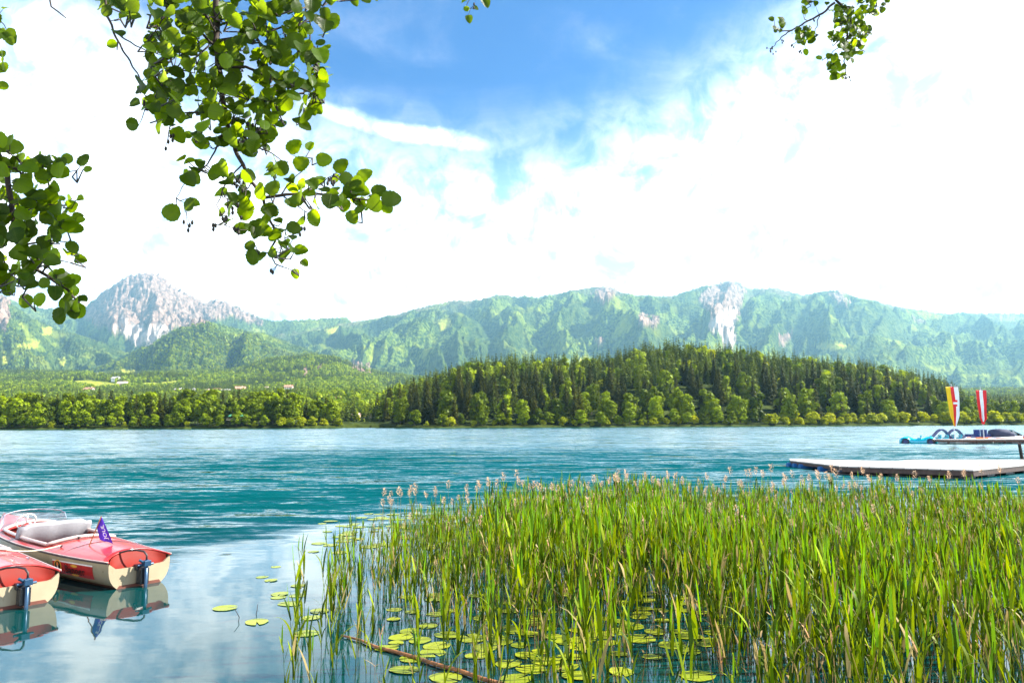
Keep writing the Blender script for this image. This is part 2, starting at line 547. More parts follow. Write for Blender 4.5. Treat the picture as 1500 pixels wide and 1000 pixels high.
# sheltered calm water near the reeds and the mooring, then a wind lane, then gentler water
fine = t.noise(t.n('ShaderNodeMapping', {'Vector': geo, 'Scale': (0.25, 0.9, 1)}).outputs[0], 1.0, 3, 0.6)
lim = t.m('MINIMUM', t.m('MAXIMUM', t.m('MULTIPLY_ADD', t.m('ADD', x_, 6.6), 1.6, 15.0), 14.0), 20.0)
dd = t.m('ADD', t.m('SUBTRACT', y_, lim), t.m('MULTIPLY', t.m('SUBTRACT', big, 0.5), 12.0))
dd = t.m('MULTIPLY_ADD', t.m('SUBTRACT', fine, 0.5), 9.0, dd)
wind = t.m('MAXIMUM', t.ss(dd, -2.5, 9.0), 0.01)
gust = t.noise(t.n('ShaderNodeMapping', {'Vector': geo, 'Rotation': (0, 0, R(5)), 'Scale': (0.05, 0.22, 1)}).outputs[0], 1.0, 4, 0.6)
farc = t.m('SUBTRACT', 1.0, t.m('MULTIPLY', t.ss(t.m('ADD', y_, t.m('MULTIPLY', t.m('SUBTRACT', big, 0.5), 50.0)), 42.0, 88.0), 0.70))
amp = t.m('MULTIPLY', t.m('MULTIPLY', wind, farc), t.m('MULTIPLY_ADD', t.ss(gust, 0.3, 0.7), 1.3, 1.1))


def slope(sc, rot_, scale, det):
    return t.n('ShaderNodeTexNoise', {'Vector': t.n('ShaderNodeMapping', {'Vector': geo, 'Rotation': (0, 0, R(rot_)), 'Scale': sc}).outputs[0], 'Scale': scale, 'Detail': float(det), 'Roughness': 0.6, 'Distortion': 0.35}).outputs[1]


def vm(op, a, b=None, sc=None):
    nd = t.n('ShaderNodeVectorMath', operation=op)
    t.nt.links.new(a, nd.inputs[0])
    if b is not None:
        if isinstance(b, tuple): nd.inputs[1].default_value = b
        else: t.nt.links.new(b, nd.inputs[1])
    if sc is not None:
        if isinstance(sc, float): nd.inputs['Scale'].default_value = sc
        else: t.nt.links.new(sc, nd.inputs['Scale'])
    return nd.outputs[0]


# surface tilt as a sum of wave trains (long swell, chop, ripples)
half = (0.5, 0.5, 0.5)
sl = vm('SCALE', vm('SUBTRACT', slope((0.10, 0.50, 1), 7, 1.0, 2), half), sc=0.55)
sl = vm('ADD', sl, vm('SCALE', vm('SUBTRACT', slope((0.40, 1.5, 1), -9, 1.1, 3), half), sc=1.1))
sl = vm('ADD', sl, vm('SCALE', vm('SUBTRACT', slope((0.6, 1.3, 1), 16, 4.5, 3), half), sc=0.55))
sl = vm('MULTIPLY', sl, (0.5, 1.0, 0.0))
sl = vm('ADD', sl, (0.0, -0.19, 0.0))   # lee sides of the wavelets face the near bank
calm = vm('MULTIPLY', vm('SUBTRACT', slope((0.6, 1.4, 1), 4, 1.6, 3), half), (0.02, 0.035, 0.0))
sl = vm('ADD', vm('SCALE', sl, sc=amp), calm)
bmp = vm('NORMALIZE', vm('ADD', sl, (0.0, 0.0, 1.0)))
deep = t.ss(t.m('ADD', y_, t.m('MULTIPLY', t.m('SUBTRACT', big, 0.5), 12.0)), 9.0, 30.0)
bc = t.mix(deep, (0.001, 0.034, 0.034), (0.0, 0.066, 0.068))
b = t.n('ShaderNodeBsdfPrincipled', {'Base Color': bc, 'Roughness': 0.03, 'IOR': 1.333, 'Normal': bmp, 'Specular Tint': t.mix(deep, (0.9, 0.97, 1.0), (0.28, 0.80, 0.98))})
t.n('ShaderNodeOutputMaterial', {0: b.outputs[0]})
lw = MB().add([(-1500, -60, 0), (1500, -60, 0), (1500, 700, 0), (-1500, 700, 0)], [(0, 1, 2, 3)]).build('lake_water', wm)
tag(lw, kind='structure')
# the bank the photographer stands on (below the frame)
gm = pmat('bank_grass', (0.05, 0.08, 0.02), 0.95, var=0.4, scale=3)
nb = 40
xs = np.linspace(-14, 16, nb); ys = np.linspace(-12, 3.2, 24)
BX, BY = np.meshgrid(xs, ys)
BZ = 0.75 - 0.85 * sst(BY, -2, 3.0 ) + 0.06 * fbm(BX * .8, BY * .8, 3)
bi = np.arange(BX.size).reshape(BX.shape)
me = np_mesh('bank', np.stack([BX, BY, BZ], -1).reshape(-1, 3), np.stack([bi[:-1, :-1], bi[:-1, 1:], bi[1:, 1:], bi[1:, :-1]], -1).reshape(-1, 4), gm, True)
tag(link(bpy.data.objects.new('bank', me)), kind='structure')
# ------------------------------------------------------------- trees
M_BARK = pmat('bark', (0.09, 0.065, 0.045), 0.9, var=0.3, scale=2)
M_BROAD = leafmat('broad_leaves', (0.012, 0.030, 0.001), (0.25, 0.33, 0.002), trans=0.22, scale=0.22)
M_BRIGHT = leafmat('willow_leaves', (0.13, 0.18, 0.003), (0.42, 0.44, 0.008), trans=0.4, scale=0.25)
M_SPRUCE = leafmat('spruce_needles', (0.008, 0.015, 0.002), (0.065, 0.068, 0.004), trans=0.15, scale=0.2)
M_LARCH = leafmat('larch_needles', (0.05, 0.085, 0.008), (0.13, 0.17, 0.015), trans=0.3, scale=0.2)


def quads(C, N, S, roll, asp=1.0):
    """C centres, N normals, S sizes -> V,F of quads"""
    N = N / np.linalg.norm(N, axis=1, keepdims=True)
    ref = np.where(np.abs(N[:, 2:3]) > 0.9, np.array([[1., 0, 0]]), np.array([[0., 0, 1.]]))
    A = np.cross(N, ref); A /= np.linalg.norm(A, axis=1, keepdims=True)
    B = np.cross(N, A)
    c, s = np.cos(roll)[:, None], np.sin(roll)[:, None]
    A, B = A * c + B * s, -A * s + B * c
    S = S[:, None]
    V = np.stack([C - A * S - B * S * asp * .6, C + A * S * .8 - B * S * asp, C + A * S + B * S * asp * .7, C - A * S * .7 + B * S * asp], 1)
    n = len(C)
    return V.reshape(-1, 3), np.arange(4 * n).reshape(n, 4)


def broad_crown(seed, h=17, w=9, n=1300, low=0.06, lobes=15, q=0.52):
    g = np.random.default_rng(seed)
    cs, rs = [], []
    for i in range(lobes):
        z = h * (low + 0.12 + (0.80 - low) * (i + g.random() * .6) / lobes)
        f = math.sin(math.pi * min(1, max(0.12, (z / h - low + .18) / 1.18))) ** 0.7
        a = g.random() * 6.283
        r = w * 0.5 * f * (0.35 + 0.45 * g.random())
        cs.append((r * math.cos(a), r * math.sin(a), z)); rs.append(w * (0.17 + 0.13 * g.random()) * (0.6 + 0.5 * f))
    cs = np.array(cs); rs = np.array(rs)
    k = g.integers(0, lobes, n)
    d = g.normal(size=(n, 3)); d /= np.linalg.norm(d, axis=1, keepdims=True)
    rad = rs[k] * (0.62 + 0.45 * g.random(n))
    C = cs[k] + d * rad[:, None] * np.array([1, 1, .8])
    C[:, 2] = np.maximum(C[:, 2], 0.2)
    N = d + g.normal(size=(n, 3)) * .55 + np.array([0, 0, .25])
    return quads(C, N, q * (0.6 + .8 * g.random(n)), g.random(n) * 6.28)


def spruce_crown(seed, h=22, w=6.0, tiers=26, q=0.5, dens=1.0):
    g = np.random.default_rng(seed)
    C, N, S, Rr = [], [], [], []
    for i in range(tiers):
        f = i / (tiers - 1)
        z = h * (0.07 + 0.92 * f)
        r = w * .5 * (1 - f) ** 0.75 * (0.8 + 0.35 * g.random()) + .30
        nb_ = int((5 + 6 * (1 - f)) * dens)
        for b_ in range(nb_):
            a = 6.283 * b_ / nb_ + g.random() * .9
            rr = r * (0.7 + .5 * g.random())
            m = max(2, int(rr / .55))
            for j in range(m):
                q_ = (j + .7) / m
                C.append((rr * q_ * math.cos(a), rr * q_ * math.sin(a), z - rr * q_ * .38 + g.normal() * .14))
                N.append((math.cos(a) * .45 + g.normal() * .3, math.sin(a) * .45 + g.normal() * .3, 1.0))
                S.append(q * (0.55 + .5 * g.random()) * (0.55 + .6 * (1 - f)))
                Rr.append(g.random() * 6.28)
    C = np.array(C); C[:, 2] = np.maximum(C[:, 2], .3)
    return quads(C, np.array(N), np.array(S), np.array(Rr))


def crown_mesh(name, vf, mat):
    return np_mesh(name, vf[0], vf[1], mat)


def trunk_mesh(h, r, bend, seed):
    g = random.Random(seed)
    mb = MB()
    pts = [(bend * (k / 5) ** 2, 0, h * k / 5 - (0.6 if k == 0 else 0)) for k in range(6)]
    mb.tube(pts, [r * (1 - .8 * k / 5) for k in range(6)], 6)
    for k in range(5):
        z = h * (.35 + .12 * k); a = g.random() * 6.28; l = h * .14
        mb.tube([(0, 0, z), (l * .6 * math.cos(a), l * .6 * math.sin(a), z + l * .5), (l * math.cos(a), l * math.sin(a), z + l * .9)], [r * .35, r * .2, r * .08], 4)
    me = bpy.data.meshes.new('trunk')
    me.from_pydata([tuple(v) for v in mb.v], [], mb.f); me.materials.append(M_BARK)
    return me


VAR = {'broad': [], 'bright': [], 'spruce': [], 'larch': []}
for s_ in range(6):
    VAR['broad'].append((crown_mesh('crown', broad_crown(s_, 17, 8.5 + s_ % 3, 1500), M_BROAD), trunk_mesh(13, .26, .4, s_)))
for s_ in range(4):
    VAR['bright'].append((crown_mesh('crown', broad_crown(50 + s_, 8, 7.5, 900, low=0.0, lobes=12, q=.4), M_BRIGHT), trunk_mesh(5, .16, .3, s_)))
for s_ in range(5):
    VAR['spruce'].append((crown_mesh('crown', spruce_crown(20 + s_, 21, 7.2 + .6 * (s_ % 3), 30, .62, 1.3), M_SPRUCE), trunk_mesh(17.5, .24, 0, s_)))
for s_ in range(3):
    VAR['larch'].append((crown_mesh('crown', spruce_crown(40 + s_, 20, 6.8, 20, .5, .75), M_LARCH), trunk_mesh(16.5, .24, 0, s_)))

TREE_NAME = {'broad': 'broadleaf_tree', 'bright': 'willow_bush', 'spruce': 'spruce_tree', 'larch': 'larch_tree'}
TREE_CAT = {'broad': 'tree', 'bright': 'bush', 'spruce': 'spruce', 'larch': 'larch'}
front_canopy = []       # (u, y, top) for culling what stands behind
N_TREE = {}


def plant(kind, x, y, sc, zone, label, group, widen=1.0):
    u = x / y
    z = ground(u, y)
    v = rnd.choice(VAR[kind])
    o = empty(TREE_NAME[kind], (x, y, z), rnd.random() * 6.28)
    o.scale = (sc * widen, sc * widen, sc)
    for nm, me_ in (('crown', v[0]), ('trunk', v[1])):
        c_ = bpy.data.objects.new(nm, me_); link(c_, o)
    tag(o, label, TREE_CAT[kind], group)
    N_TREE[kind] = N_TREE.get(kind, 0) + 1
    ht = {'broad': 17, 'bright': 8, 'spruce': 21, 'larch': 20}[kind] * sc
    front_canopy.append((u, y, z + ht * .85, 4.0 / y))
    return o


def U_(px):
    return ray(px, 620)[0]


# --- left shore, a long dark row of broadleaf trees with a few spruces
px = -60
i = 0
while px < 498:
    u = U_(px)
    for row in range(3):
        kind = 'broad' if rnd.random() < (0.85, 0.7, .5)[row] else 'spruce'
        y = float(shore_y(np.array(u))) + 5 + row * 11 + rnd.random() * 6
        x = (u + (rnd.random() - .5) * .018) * y
        sc = {'broad': (0.78, .92, 1.0), 'spruce': (.74, .80, .84)}[kind][row] * rnd.uniform(.86, 1.10)
        if px > 440: sc *= .85
        zone = 'far left' if px < 70 else 'left third' if px < 180 else 'left of centre' if px < 260 else 'right of centre' if px < 340 else 'right third' if px < 420 else 'right end'
        size = 'tall' if sc > (.9, 1.0, 1.05)[row] * (.85 if px > 440 else 1) else 'lower' if sc < (.72, .86, .94)[row] * (.85 if px > 440 else 1) else 'middle sized'
        if kind == 'broad':
            lab = size + ' green broadleaf tree, %s row of the left shore wood, %s' % (('front', 'second', 'rear')[row], zone)
        else:
            lab = 'dark narrow spruce, %s row of the left shore wood, %s' % (('front', 'second', 'rear')[row], zone)
        plant(kind, x, y, sc, zone, lab, 'trees of the left shore wood, ' + zone)
    px += rnd.uniform(13, 20)
# low bushes at the left water edge
for k in range(34):
    px = -50 + k * 16.4 + rnd.uniform(-6, 6)
    u = U_(px); y = float(shore_y(np.array(u))) + 2.0 + rnd.random()
    plant('bright' if (px > 410 or k % 6 == 2) else 'broad', u * y, y, rnd.uniform(.3, .42) if px < 410 else rnd.uniform(.4, .6), 0,
          'pale low bush at the water edge of the left shore' if (px > 410 or k % 6 == 2) else 'small green bush overhanging the water on the left shore', 'bushes along the left water edge', 1.35)

# --- wooded point: broadleaf front, dark spruces above
for k in range(330):
    px = 552 + (k * 37.7) % 870 + rnd.uniform(-8, 8)
    row = k * 6 // 330
    u = U_(px)
    y0 = float(shore_y(np.array(u)))
    edge_l = sst(np.array(px), 548, 600)
    y = y0 + 7 + row * 17 + rnd.random() * 16
    hump = 0.5 + .5 * math.sin(px * .021)
    pb = (0.84, .46, .26, .16, .12, .08)[row]
    if px < 700: pb *= .45
    elif px < 880: pb *= .85
    elif px > 1180: pb *= .85
    r_ = rnd.random()
    kind = 'broad' if r_ < pb else 'larch' if r_ < pb + (.28 if 860 < px < 1120 else .07) else 'spruce'
    sc = rnd.uniform(.66, 1.12) * (.80 + .20 * float(edge_l)) * {'broad': .92, 'spruce': .9, 'larch': .92}[kind]
    if px > 1340: sc *= .75
    zone = 'far left tip' if px < 620 else 'tip at left' if px < 700 else 'rising left flank' if px < 790 else 'left of the crest' if px < 900 else 'under the crest' if px < 1100 else 'right of the crest' if px < 1280 else 'low right end'
    size = 'tall' if sc > .86 else 'short' if sc < .70 else 'middle sized'
    lab = {'broad': size + ' yellow green broadleaf tree on the wooded point, %s, %s rows',
           'spruce': size + ' dark pointed spruce on the wooded point, %s, %s rows',
           'larch': size + ' soft green larch on the wooded point, %s, %s rows'}[kind] % (zone, 'lower' if row < 2 else 'middle' if row < 4 else 'upper')
    plant(kind, u * y, y, sc, zone, lab, 'trees of the wooded point, ' + zone + (', lower' if row < 2 else ', middle' if row < 4 else ', upper'))
# bright willows and alders low along its shore
for k in range(92):
    f = (k + .5) / 92
    px = 590 + 960 * f ** .8 + rnd.uniform(-5, 5)
    u = U_(px); y = float(shore_y(np.array(u))) + 2.5 + rnd.random() * 5
    big_ = px > 1120
    wz = 'at the left foot of the wooded point' if px < 740 else 'below the left flank of the wooded point' if px < 880 else 'on the shore below the wooded crest' if px < 1020 else 'on the shore right of the wooded crest' if px < 1180 else 'below the low right end of the wood' if px < 1340 else 'on the shore behind the banners' if px < 1450 else 'on the shore at the far right'
    wsz = ('large ', 'small ', '')[k % 3]
    plant('bright' if big_ or k % 2 else 'broad', u * y, y, (rnd.uniform(*((.62, .78), (.40, .50), (.5, .62))[k % 3]) if big_ else rnd.uniform(*((.42, .52), (.26, .33), (.33, .42))[k % 3])), 0,
          wsz + 'bright yellow green willow bush, ' + wz if (big_ or k % 2) else wsz + 'dark green bush, ' + wz,
          'bushes along the shore of the wooded point', 1.3)
for k in range(30):
    px = 1405 + k * 5.5 + rnd.uniform(-4, 4)
    u = U_(px); y = float(shore_y(np.array(u))) + 14 + (k % 3) * 14 + rnd.random() * 6
    kind = 'broad' if k % 3 < 2 else 'spruce'
    plant(kind, u * y, y, rnd.uniform(.5, .72), 0, 'green tree on the low shore at the far right, behind the banners' if kind == 'broad' else 'small dark spruce on the low shore at the far right, behind the banners', 'trees on the low shore at the far right')

# --- where the hillside houses stand
def hit(px, py):
    u, t_ = ray(px, py)
    ys_ = np.exp(np.linspace(math.log(480), math.log(8000), 900))
    h_ = height(np.full(900, u), ys_)[0]
    k = np.nonzero(h_ + 3 >= CAMH + t_ * ys_)[0]
    y = float(ys_[k[0]]) if len(k) else 2500.0
    return Vector((u * y, y, ground(u, y)))


HOUSES = [(131, 574, 1.3, 0), (170, 557, 1.0, 1), (180, 565, 1.2, 2), (263, 574.5, 1.2, 1), (282, 573.5, 1.0, 1), (304, 573.5, .9, 2), (318, 572.5, .9, 0), (331, 575, 1.1, 1),
          (352, 572.5, 1.3, 0), (393, 570, .9, 2), (410, 574, .8, 1), (423, 569.5, 1.1, 0), (436, 573, .8, 2), (506, 577.5, .9, 0), (493, 584.5, .8, 0), (481, 587.5, .7, 1), (522, 604, .45, 2), (539, 607, .4, 0)]
HPOS = [hit(h[0], h[1]) for h in HOUSES]
CLEAR = [(p.x, p.y, 9.0 * h[2] * max(1, p.y / 900) + 6) for p, h in zip(HPOS, HOUSES)]
# --- far-off woods, one mass of crowns on the slopes
srcs = bpy.data.collections.new('far_wood_sources')
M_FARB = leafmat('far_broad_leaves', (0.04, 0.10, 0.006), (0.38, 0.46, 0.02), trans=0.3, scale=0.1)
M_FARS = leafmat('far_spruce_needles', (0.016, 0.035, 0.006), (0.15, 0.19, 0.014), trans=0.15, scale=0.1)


def src(name, vf, mat):
    o = bpy.data.objects.new(name, crown_mesh(name, vf, mat)); srcs.objects.link(o)


for s_ in range(3):
    src('a%d_broad_crown' % s_, broad_crown(90 + s_, 15, 9.5, 130, lobes=7, q=1.35), M_FARB)
for s_ in range(3):
    src('b%d_spruce_crown' % s_, spruce_crown(80 + s_, 20, 7.5, 13, 1.0, .75), M_FARS)
src('c0_pale_crown', broad_crown(99, 11, 9, 90, lobes=6, q=1.2), M_BRIGHT)

nU = 420
ub = np.linspace(-0.9, 0.9, nU + 1)
runmax = np.full(nU, -1.0)
fc = np.array(front_canopy)
for u_, y_0, top, wd in fc:
    j0 = int((u_ - wd + .9) / 1.8 * nU); j1 = int((u_ + wd + .9) / 1.8 * nU)
    for j in range(max(j0, 0), min(j1 + 1, nU)):
        runmax[j] = max(runmax[j], (top - 6 - CAMH) / y_0)
pts, scl, idx, rots = [], [], [], []
g = np.random.default_rng(5)
y = 420.0
while y < 4600:
    s_ = max(7.5, y / 210.0)
    n = int(1.76 * y / s_)
    us = (np.arange(n) + g.random(n)) / n * 1.76 - 0.88
    ys_ = y + g.random(n) * s_
    h_, wh_, ss_, gg_ = height(us, ys_)
    tt = (h_ - CAMH) / ys_
    bad = ys_ - shore_y(us) < 95
    if y < 900:
        bad &= ~((us > -0.22) & (us < -0.16) & (ys_ - shore_y(us) > 14))
    wv = 0.003 * perlin(us * 60, ys_ / 200)
    for p in MEADOW + TALUS:
        bad |= inpoly(us + wv, tt + wv * .5, p)
    if y > 1800:
        for p in ROCK:
            bad |= inpoly(us + wv * 1.4, tt + wv, p) & (g.random(n) > .12)
    for hx, hy, hr_ in CLEAR:
        dx_ = us * ys_ - hx; dy_ = hy - ys_
        bad |= (np.abs(dx_ - 0 * dy_) < hr_ * .62) & (dy_ > -hr_ * .5) & (dy_ < hr_ * 4)
    j = np.clip(((us + .9) / 1.8 * nU).astype(int), 0, nU - 1)
    th = 15 * max(1, s_ / 11)
    vis = (h_ + th - CAMH) / ys_ > runmax[j]
    keep = vis & ~bad & (h_ > .5)
    # patches: broadleaf below, spruce in patches
    pn = fbm(us * ys_ / 260 + 3, ys_ / 330, 3)
    pspr = np.clip(.45 + pn * .9, .05, .92)
    if y < 1000: pspr = np.where(us > -.15, .86, pspr)
    r_ = g.random(n)
    kd = np.where(r_ < pspr, 3 + g.integers(0, 3, n), np.where(g.random(n) < .16, 6, g.integers(0, 3, n)))
    sc_ = (0.55 + .5 * g.random(n)) * s_ / 9.0 * np.where(kd < 3, .95, .9)
    sc_ = np.minimum(sc_, 3.2)
    k_ = np.nonzero(keep)[0]
    pts.append(np.stack([us[k_] * ys_[k_], ys_[k_], h_[k_] - .4 - (0.0 if y < 3000 else 5.0)], 1)); scl.append(sc_[k_]); idx.append(kd[k_]); rots.append(g.random(len(k_)) * 6.28)
    # terrain plus part of the canopy occludes what is behind
    np.maximum.at(runmax, j, (h_ + np.where(keep, th * .35, 0) - CAMH) / ys_)
    y += s_
pts = np.concatenate(pts); scl = np.concatenate(scl); idx = np.concatenate(idx); rots = np.concatenate(rots)
print('far trees', len(pts), N_TREE)
me = bpy.data.meshes.new('far_wood')
me.vertices.add(len(pts)); me.vertices.foreach_set('co', pts.astype(np.float32).ravel())
tall = np.minimum(scl, 1.15)
for nm, ar, ty in (('tscale', scl, 'FLOAT'), ('ttall', tall, 'FLOAT'), ('trot', rots, 'FLOAT')):
    a = me.attributes.new(nm, ty, 'POINT'); a.data.foreach_set('value', ar.astype(np.float32))
a = me.attributes.new('tkind', 'INT', 'POINT'); a.data.foreach_set('value', idx.astype(np.int32))
me.update()
fw = link(bpy.data.objects.new('far_wood', me))
tag(fw, 'hazy mass of mixed forest covering the slopes behind the lake', 'forest', kind='stuff')
ng = bpy.data.node_groups.new('far_wood', 'GeometryNodeTree')
ng.interface.new_socket('Geometry', in_out='INPUT', socket_type='NodeSocketGeometry')
ng.interface.new_socket('Geometry', in_out='OUTPUT', socket_type='NodeSocketGeometry')
gi = ng.nodes.new('NodeGroupInput'); go = ng.nodes.new('NodeGroupOutput')
ip = ng.nodes.new('GeometryNodeInstanceOnPoints')
ci = ng.nodes.new('GeometryNodeCollectionInfo'); ci.inputs['Collection'].default_value = srcs
ci.inputs['Separate Children'].default_value = True; ci.inputs['Reset Children'].default_value = True


def nattr(nm, ty):
    nd = ng.nodes.new('GeometryNodeInputNamedAttribute'); nd.data_type = ty; nd.inputs['Name'].default_value = nm
    return nd.outputs['Attribute']


ng.links.new(gi.outputs[0], ip.inputs['Points'])
ng.links.new(ci.outputs[0], ip.inputs['Instance'])
ip.inputs['Pick Instance'].default_value = True
ng.links.new(nattr('tkind', 'INT'), ip.inputs['Instance Index'])
cx = ng.nodes.new('ShaderNodeCombineXYZ'); ng.links.new(nattr('trot', 'FLOAT'), cx.inputs[2])
ng.links.new(cx.outputs[0], ip.inputs['Rotation'])
sxz = ng.nodes.new('ShaderNodeCombineXYZ'); ts_ = nattr('tscale', 'FLOAT')
ng.links.new(ts_, sxz.inputs[0]); ng.links.new(ts_, sxz.inputs[1]); ng.links.new(nattr('ttall', 'FLOAT'), sxz.inputs[2])
ng.links.new(sxz.outputs[0], ip.inputs['Scale'])
ng.links.new(ip.outputs[0], go.inputs[0])
md = fw.modifiers.new('wood', 'NODES'); md.node_group = ng
# ------------------------------------------------------------- hillside houses
M_WALL = [pmat('cream_plaster', (0.74, 0.66, 0.54), .9, scale=.3), pmat('white_plaster', (0.82, 0.80, 0.76), .9, scale=.3), pmat('rose_plaster', (0.72, 0.50, 0.40), .9, scale=.3)]
M_ROOF = [pmat('rust_roof', (0.42, 0.19, 0.12), .85, scale=.6, var=.3), pmat('grey_roof', (0.36, 0.32, 0.30), .85, scale=.6, var=.3), pmat('pale_roof', (0.55, 0.40, 0.32), .85, scale=.6, var=.3)]
M_PANE = pmat('window_pane', (0.03, 0.04, 0.05), .15, spec=.8)
HT = ['cream house with a rust red roof', 'white house with a grey roof', 'pinkish house with a pale tiled roof']
HLAB = ['alone at the lower left meadow', 'at the top of the bright meadow', 'just under the bright meadow', 'leftmost of the village row', 'second from the left in the village row',
        'third from the left in the village row', 'fourth from the left in the village row', 'fifth from the left in the village row', 'large, middle of the village row', 'just left of the knoll houses',
        'lowest under the rocky knoll', 'highest under the rocky knoll', 'rightmost under the rocky knoll', 'among spruces right of the village', 'below spruces right of the village',
        'above the right end of the left wood', 'near water, left of the gap', 'rightmost, beside the wooded point']
for k, (p, h) in enumerate(zip(HPOS, HOUSES)):
    s_ = h[2] * max(1.0, (p.y / 1100)) * .85
    o = empty('house', p - Vector((0, 0, .4)), rnd.uniform(-.5, .5))
    kd = h[3]
    W, D, Hh = 6.0 * s_, 4.5 * s_, 5.4 * s_
    wl = MB(); wl.box(-W, W, -D, D, -2, Hh)
    wl.add([(-W, -D, Hh), (-W, D, Hh), (-W, 0, Hh + 2.6 * s_), (W, -D, Hh), (W, D, Hh), (W, 0, Hh + 2.6 * s_)], [(0, 2, 1), (3, 4, 5)])
    wall = wl.build('wall', M_WALL[kd], o)
    rf = MB(); e = .9 * s_; tk = .3 * s_
    for sg in (-1, 1):
        a = [(-W - e, sg * (D + e), Hh - .5 * s_), (W + e, sg * (D + e), Hh - .5 * s_), (W + e, 0, Hh + 2.65 * s_), (-W - e, 0, Hh + 2.65 * s_)]
        b_ = [(x, y, z + tk) for x, y, z in a]
        rf.add(a + b_, [(0, 1, 2, 3), (4, 7, 6, 5), (0, 4, 5, 1), (1, 5, 6, 2), (0, 3, 7, 4)])
    roof = rf.build('roof', M_ROOF[kd], o)
    MB().box(W * .3, W * .3 + .8 * s_, .5 * s_, 1.3 * s_, Hh + 1.2 * s_, Hh + 3.8 * s_).build('chimney', M_WALL[kd], roof)
    for fl in (1.2, 3.4):
        for wx in (-.62, -.2, .25, .66):
            x0 = W * wx
            MB().box(x0 - .55 * s_, x0 + .55 * s_, -D - .05 * s_, -D + .02, fl * s_, (fl + 1.3) * s_).build('window', M_PANE, wall)
    tag(o, HT[kd] + ', ' + HLAB[k], 'house', 'houses scattered on the far hillside')

# green shelter on the left shore
M_DARKW2 = pmat('dark_post', (0.05, 0.04, 0.03), .9)
u = U_(346); ysh = float(shore_y(np.array(u))) + 4.5
o = empty('lake_shelter', (u * ysh, ysh, 0))
tag(o, 'small open lakeside shelter with green roof and pale railing below the left shore trees', 'shelter')
mg = pmat('green_roof', (0.05, 0.22, 0.12), .6); mw = pmat('pale_timber', (0.62, 0.50, 0.32), .8)
rf = MB().add([(-3.6, -2, 6.0), (3.6, -2, 6.0), (3.4, 2, 6.0), (-3.4, 2, 6.0), (-3, 0, 7.0), (3, 0, 7.0)], [(0, 1, 5, 4), (2, 3, 4, 5), (1, 2, 5), (3, 0, 4), (0, 3, 2, 1)]).build('roof', mg, o)
MB().box(-4.4, 3.6, -1.8, 1.8, 4.1, 4.35).build('floor_deck', mw, o)
MB().box(-4.4, 3.6, -1.85, -1.75, 5.0, 5.12).box(-4.4, 3.6, -1.84, -1.76, 4.6, 4.7).build('railing', mw, o)
for x in (-3.3, -1.1, 1.1, 3.3):
    for y in (-1.6, 1.6):
        MB().tube([(x, y, -1), (x, y, 6.05)], .11, 6).build('post', M_DARKW2, o)

# ------------------------------------------------------------- floating docks
def plank_mat(name, ang_):
    m = bpy.data.materials.new(name); m.use_nodes = True
    t = NT(m.node_tree)
    g_ = t.n('ShaderNodeNewGeometry').outputs['Position']
    mp = t.n('ShaderNodeMapping', {'Vector': g_, 'Rotation': (0, 0, ang_)}).outputs[0]
    br = t.n('ShaderNodeTexBrick', {'Vector': mp, 'Color1': (0.34, 0.31, 0.28, 1), 'Color2': (0.50, 0.46, 0.43, 1), 'Mortar': (0.12, 0.1, 0.09, 1), 'Scale': 1.0, 'Mortar Size': .006, 'Brick Width': 2.6, 'Row Height': .14})
    nz = t.noise(mp, 2.5, 5, .65)
    c = t.mix(t.m('MULTIPLY', t.ss(nz, .45, .75), .4), br.outputs[0], (0.24, 0.20, 0.17))
    b_ = t.n('ShaderNodeBsdfPrincipled', {'Base Color': c, 'Roughness': .6})
    t.n('ShaderNodeOutputMaterial', {0: b_.outputs[0]})
    return m


M_DARKW = pmat('wet_timber', (0.06, 0.035, 0.028), .7, var=.3)
M_BLUEB = pmat('blue_barrel_plastic', (0.01, 0.10, 0.30), .35)
M_BLACK = pmat('black_float', (0.015, 0.015, 0.018), .5)


def prism(mb, poly, z0, z1):
    n = len(poly)
    vs = [(p.x, p.y, z0) for p in poly] + [(p.x, p.y, z1) for p in poly]
    mb.add(vs, [tuple(range(n))[::-1], tuple(range(n, 2 * n))] + [(i, (i + 1) % n, n + (i + 1) % n, n + i) for i in range(n)])
    return mb


def shrink(poly, f):
    c = sum(poly, Vector()) / len(poly)
    return [c + (p - c) * f for p in poly]


ZD = .42
pA, pB, pE, pC = atz(1232, 682.3, ZD), atz(1426, 688, ZD), atz(1335, 672.8, ZD), atz(1580, 672.5, ZD)
o = empty('floating_dock', (pA.x, pA.y, 0)); o.rotation_euler = (0, 0, 0)
tag(o, 'broad sunlit floating platform with pale planks and dark sides behind the reeds', 'dock')
base = Vector((pA.x, pA.y, 0))
pl = [p - base for p in (pA, pB, pC, pE)]
prism(MB(), pl, .37, .42).build('deck', plank_mat('pale_planks', .35), o)
prism(MB(), shrink(pl, .992), .14, .367).build('frame', M_DARKW, o)
ab = (pl[1] - pl[0]); bc_ = (pl[2] - pl[1])
for k in range(5):
    c = pl[0] + ab * (.08 + .21 * k) + Vector((0, .55, 0)); c.z = .0
    MB().tube([c + Vector((-.45, 0, 0)), c + Vector((.45, 0, 0))], .2, 12).build('float', M_BLACK, o)
for k in range(6):
    c = pl[1] + bc_ * (.06 + .16 * k) + Vector((-.5, .3, 0)); c.z = .0
    MB().tube([c - bc_.normalized() * .45, c + bc_.normalized() * .45], .2, 12).build('float', M_BLACK, o)
qa, qb, qc, qd = atz(1156, 671.6, .36), 0, 0, atz(1325, 675.0, .36)
qb = atz(1158, 673.9, .36); qc = atz(1229, 681.9, .36)
base = Vector((qb.x, qb.y, 0))
o = empty('floating_walkway', base)
tag(o, 'narrow floating walkway on blue barrels leading to the broad platform', 'dock')
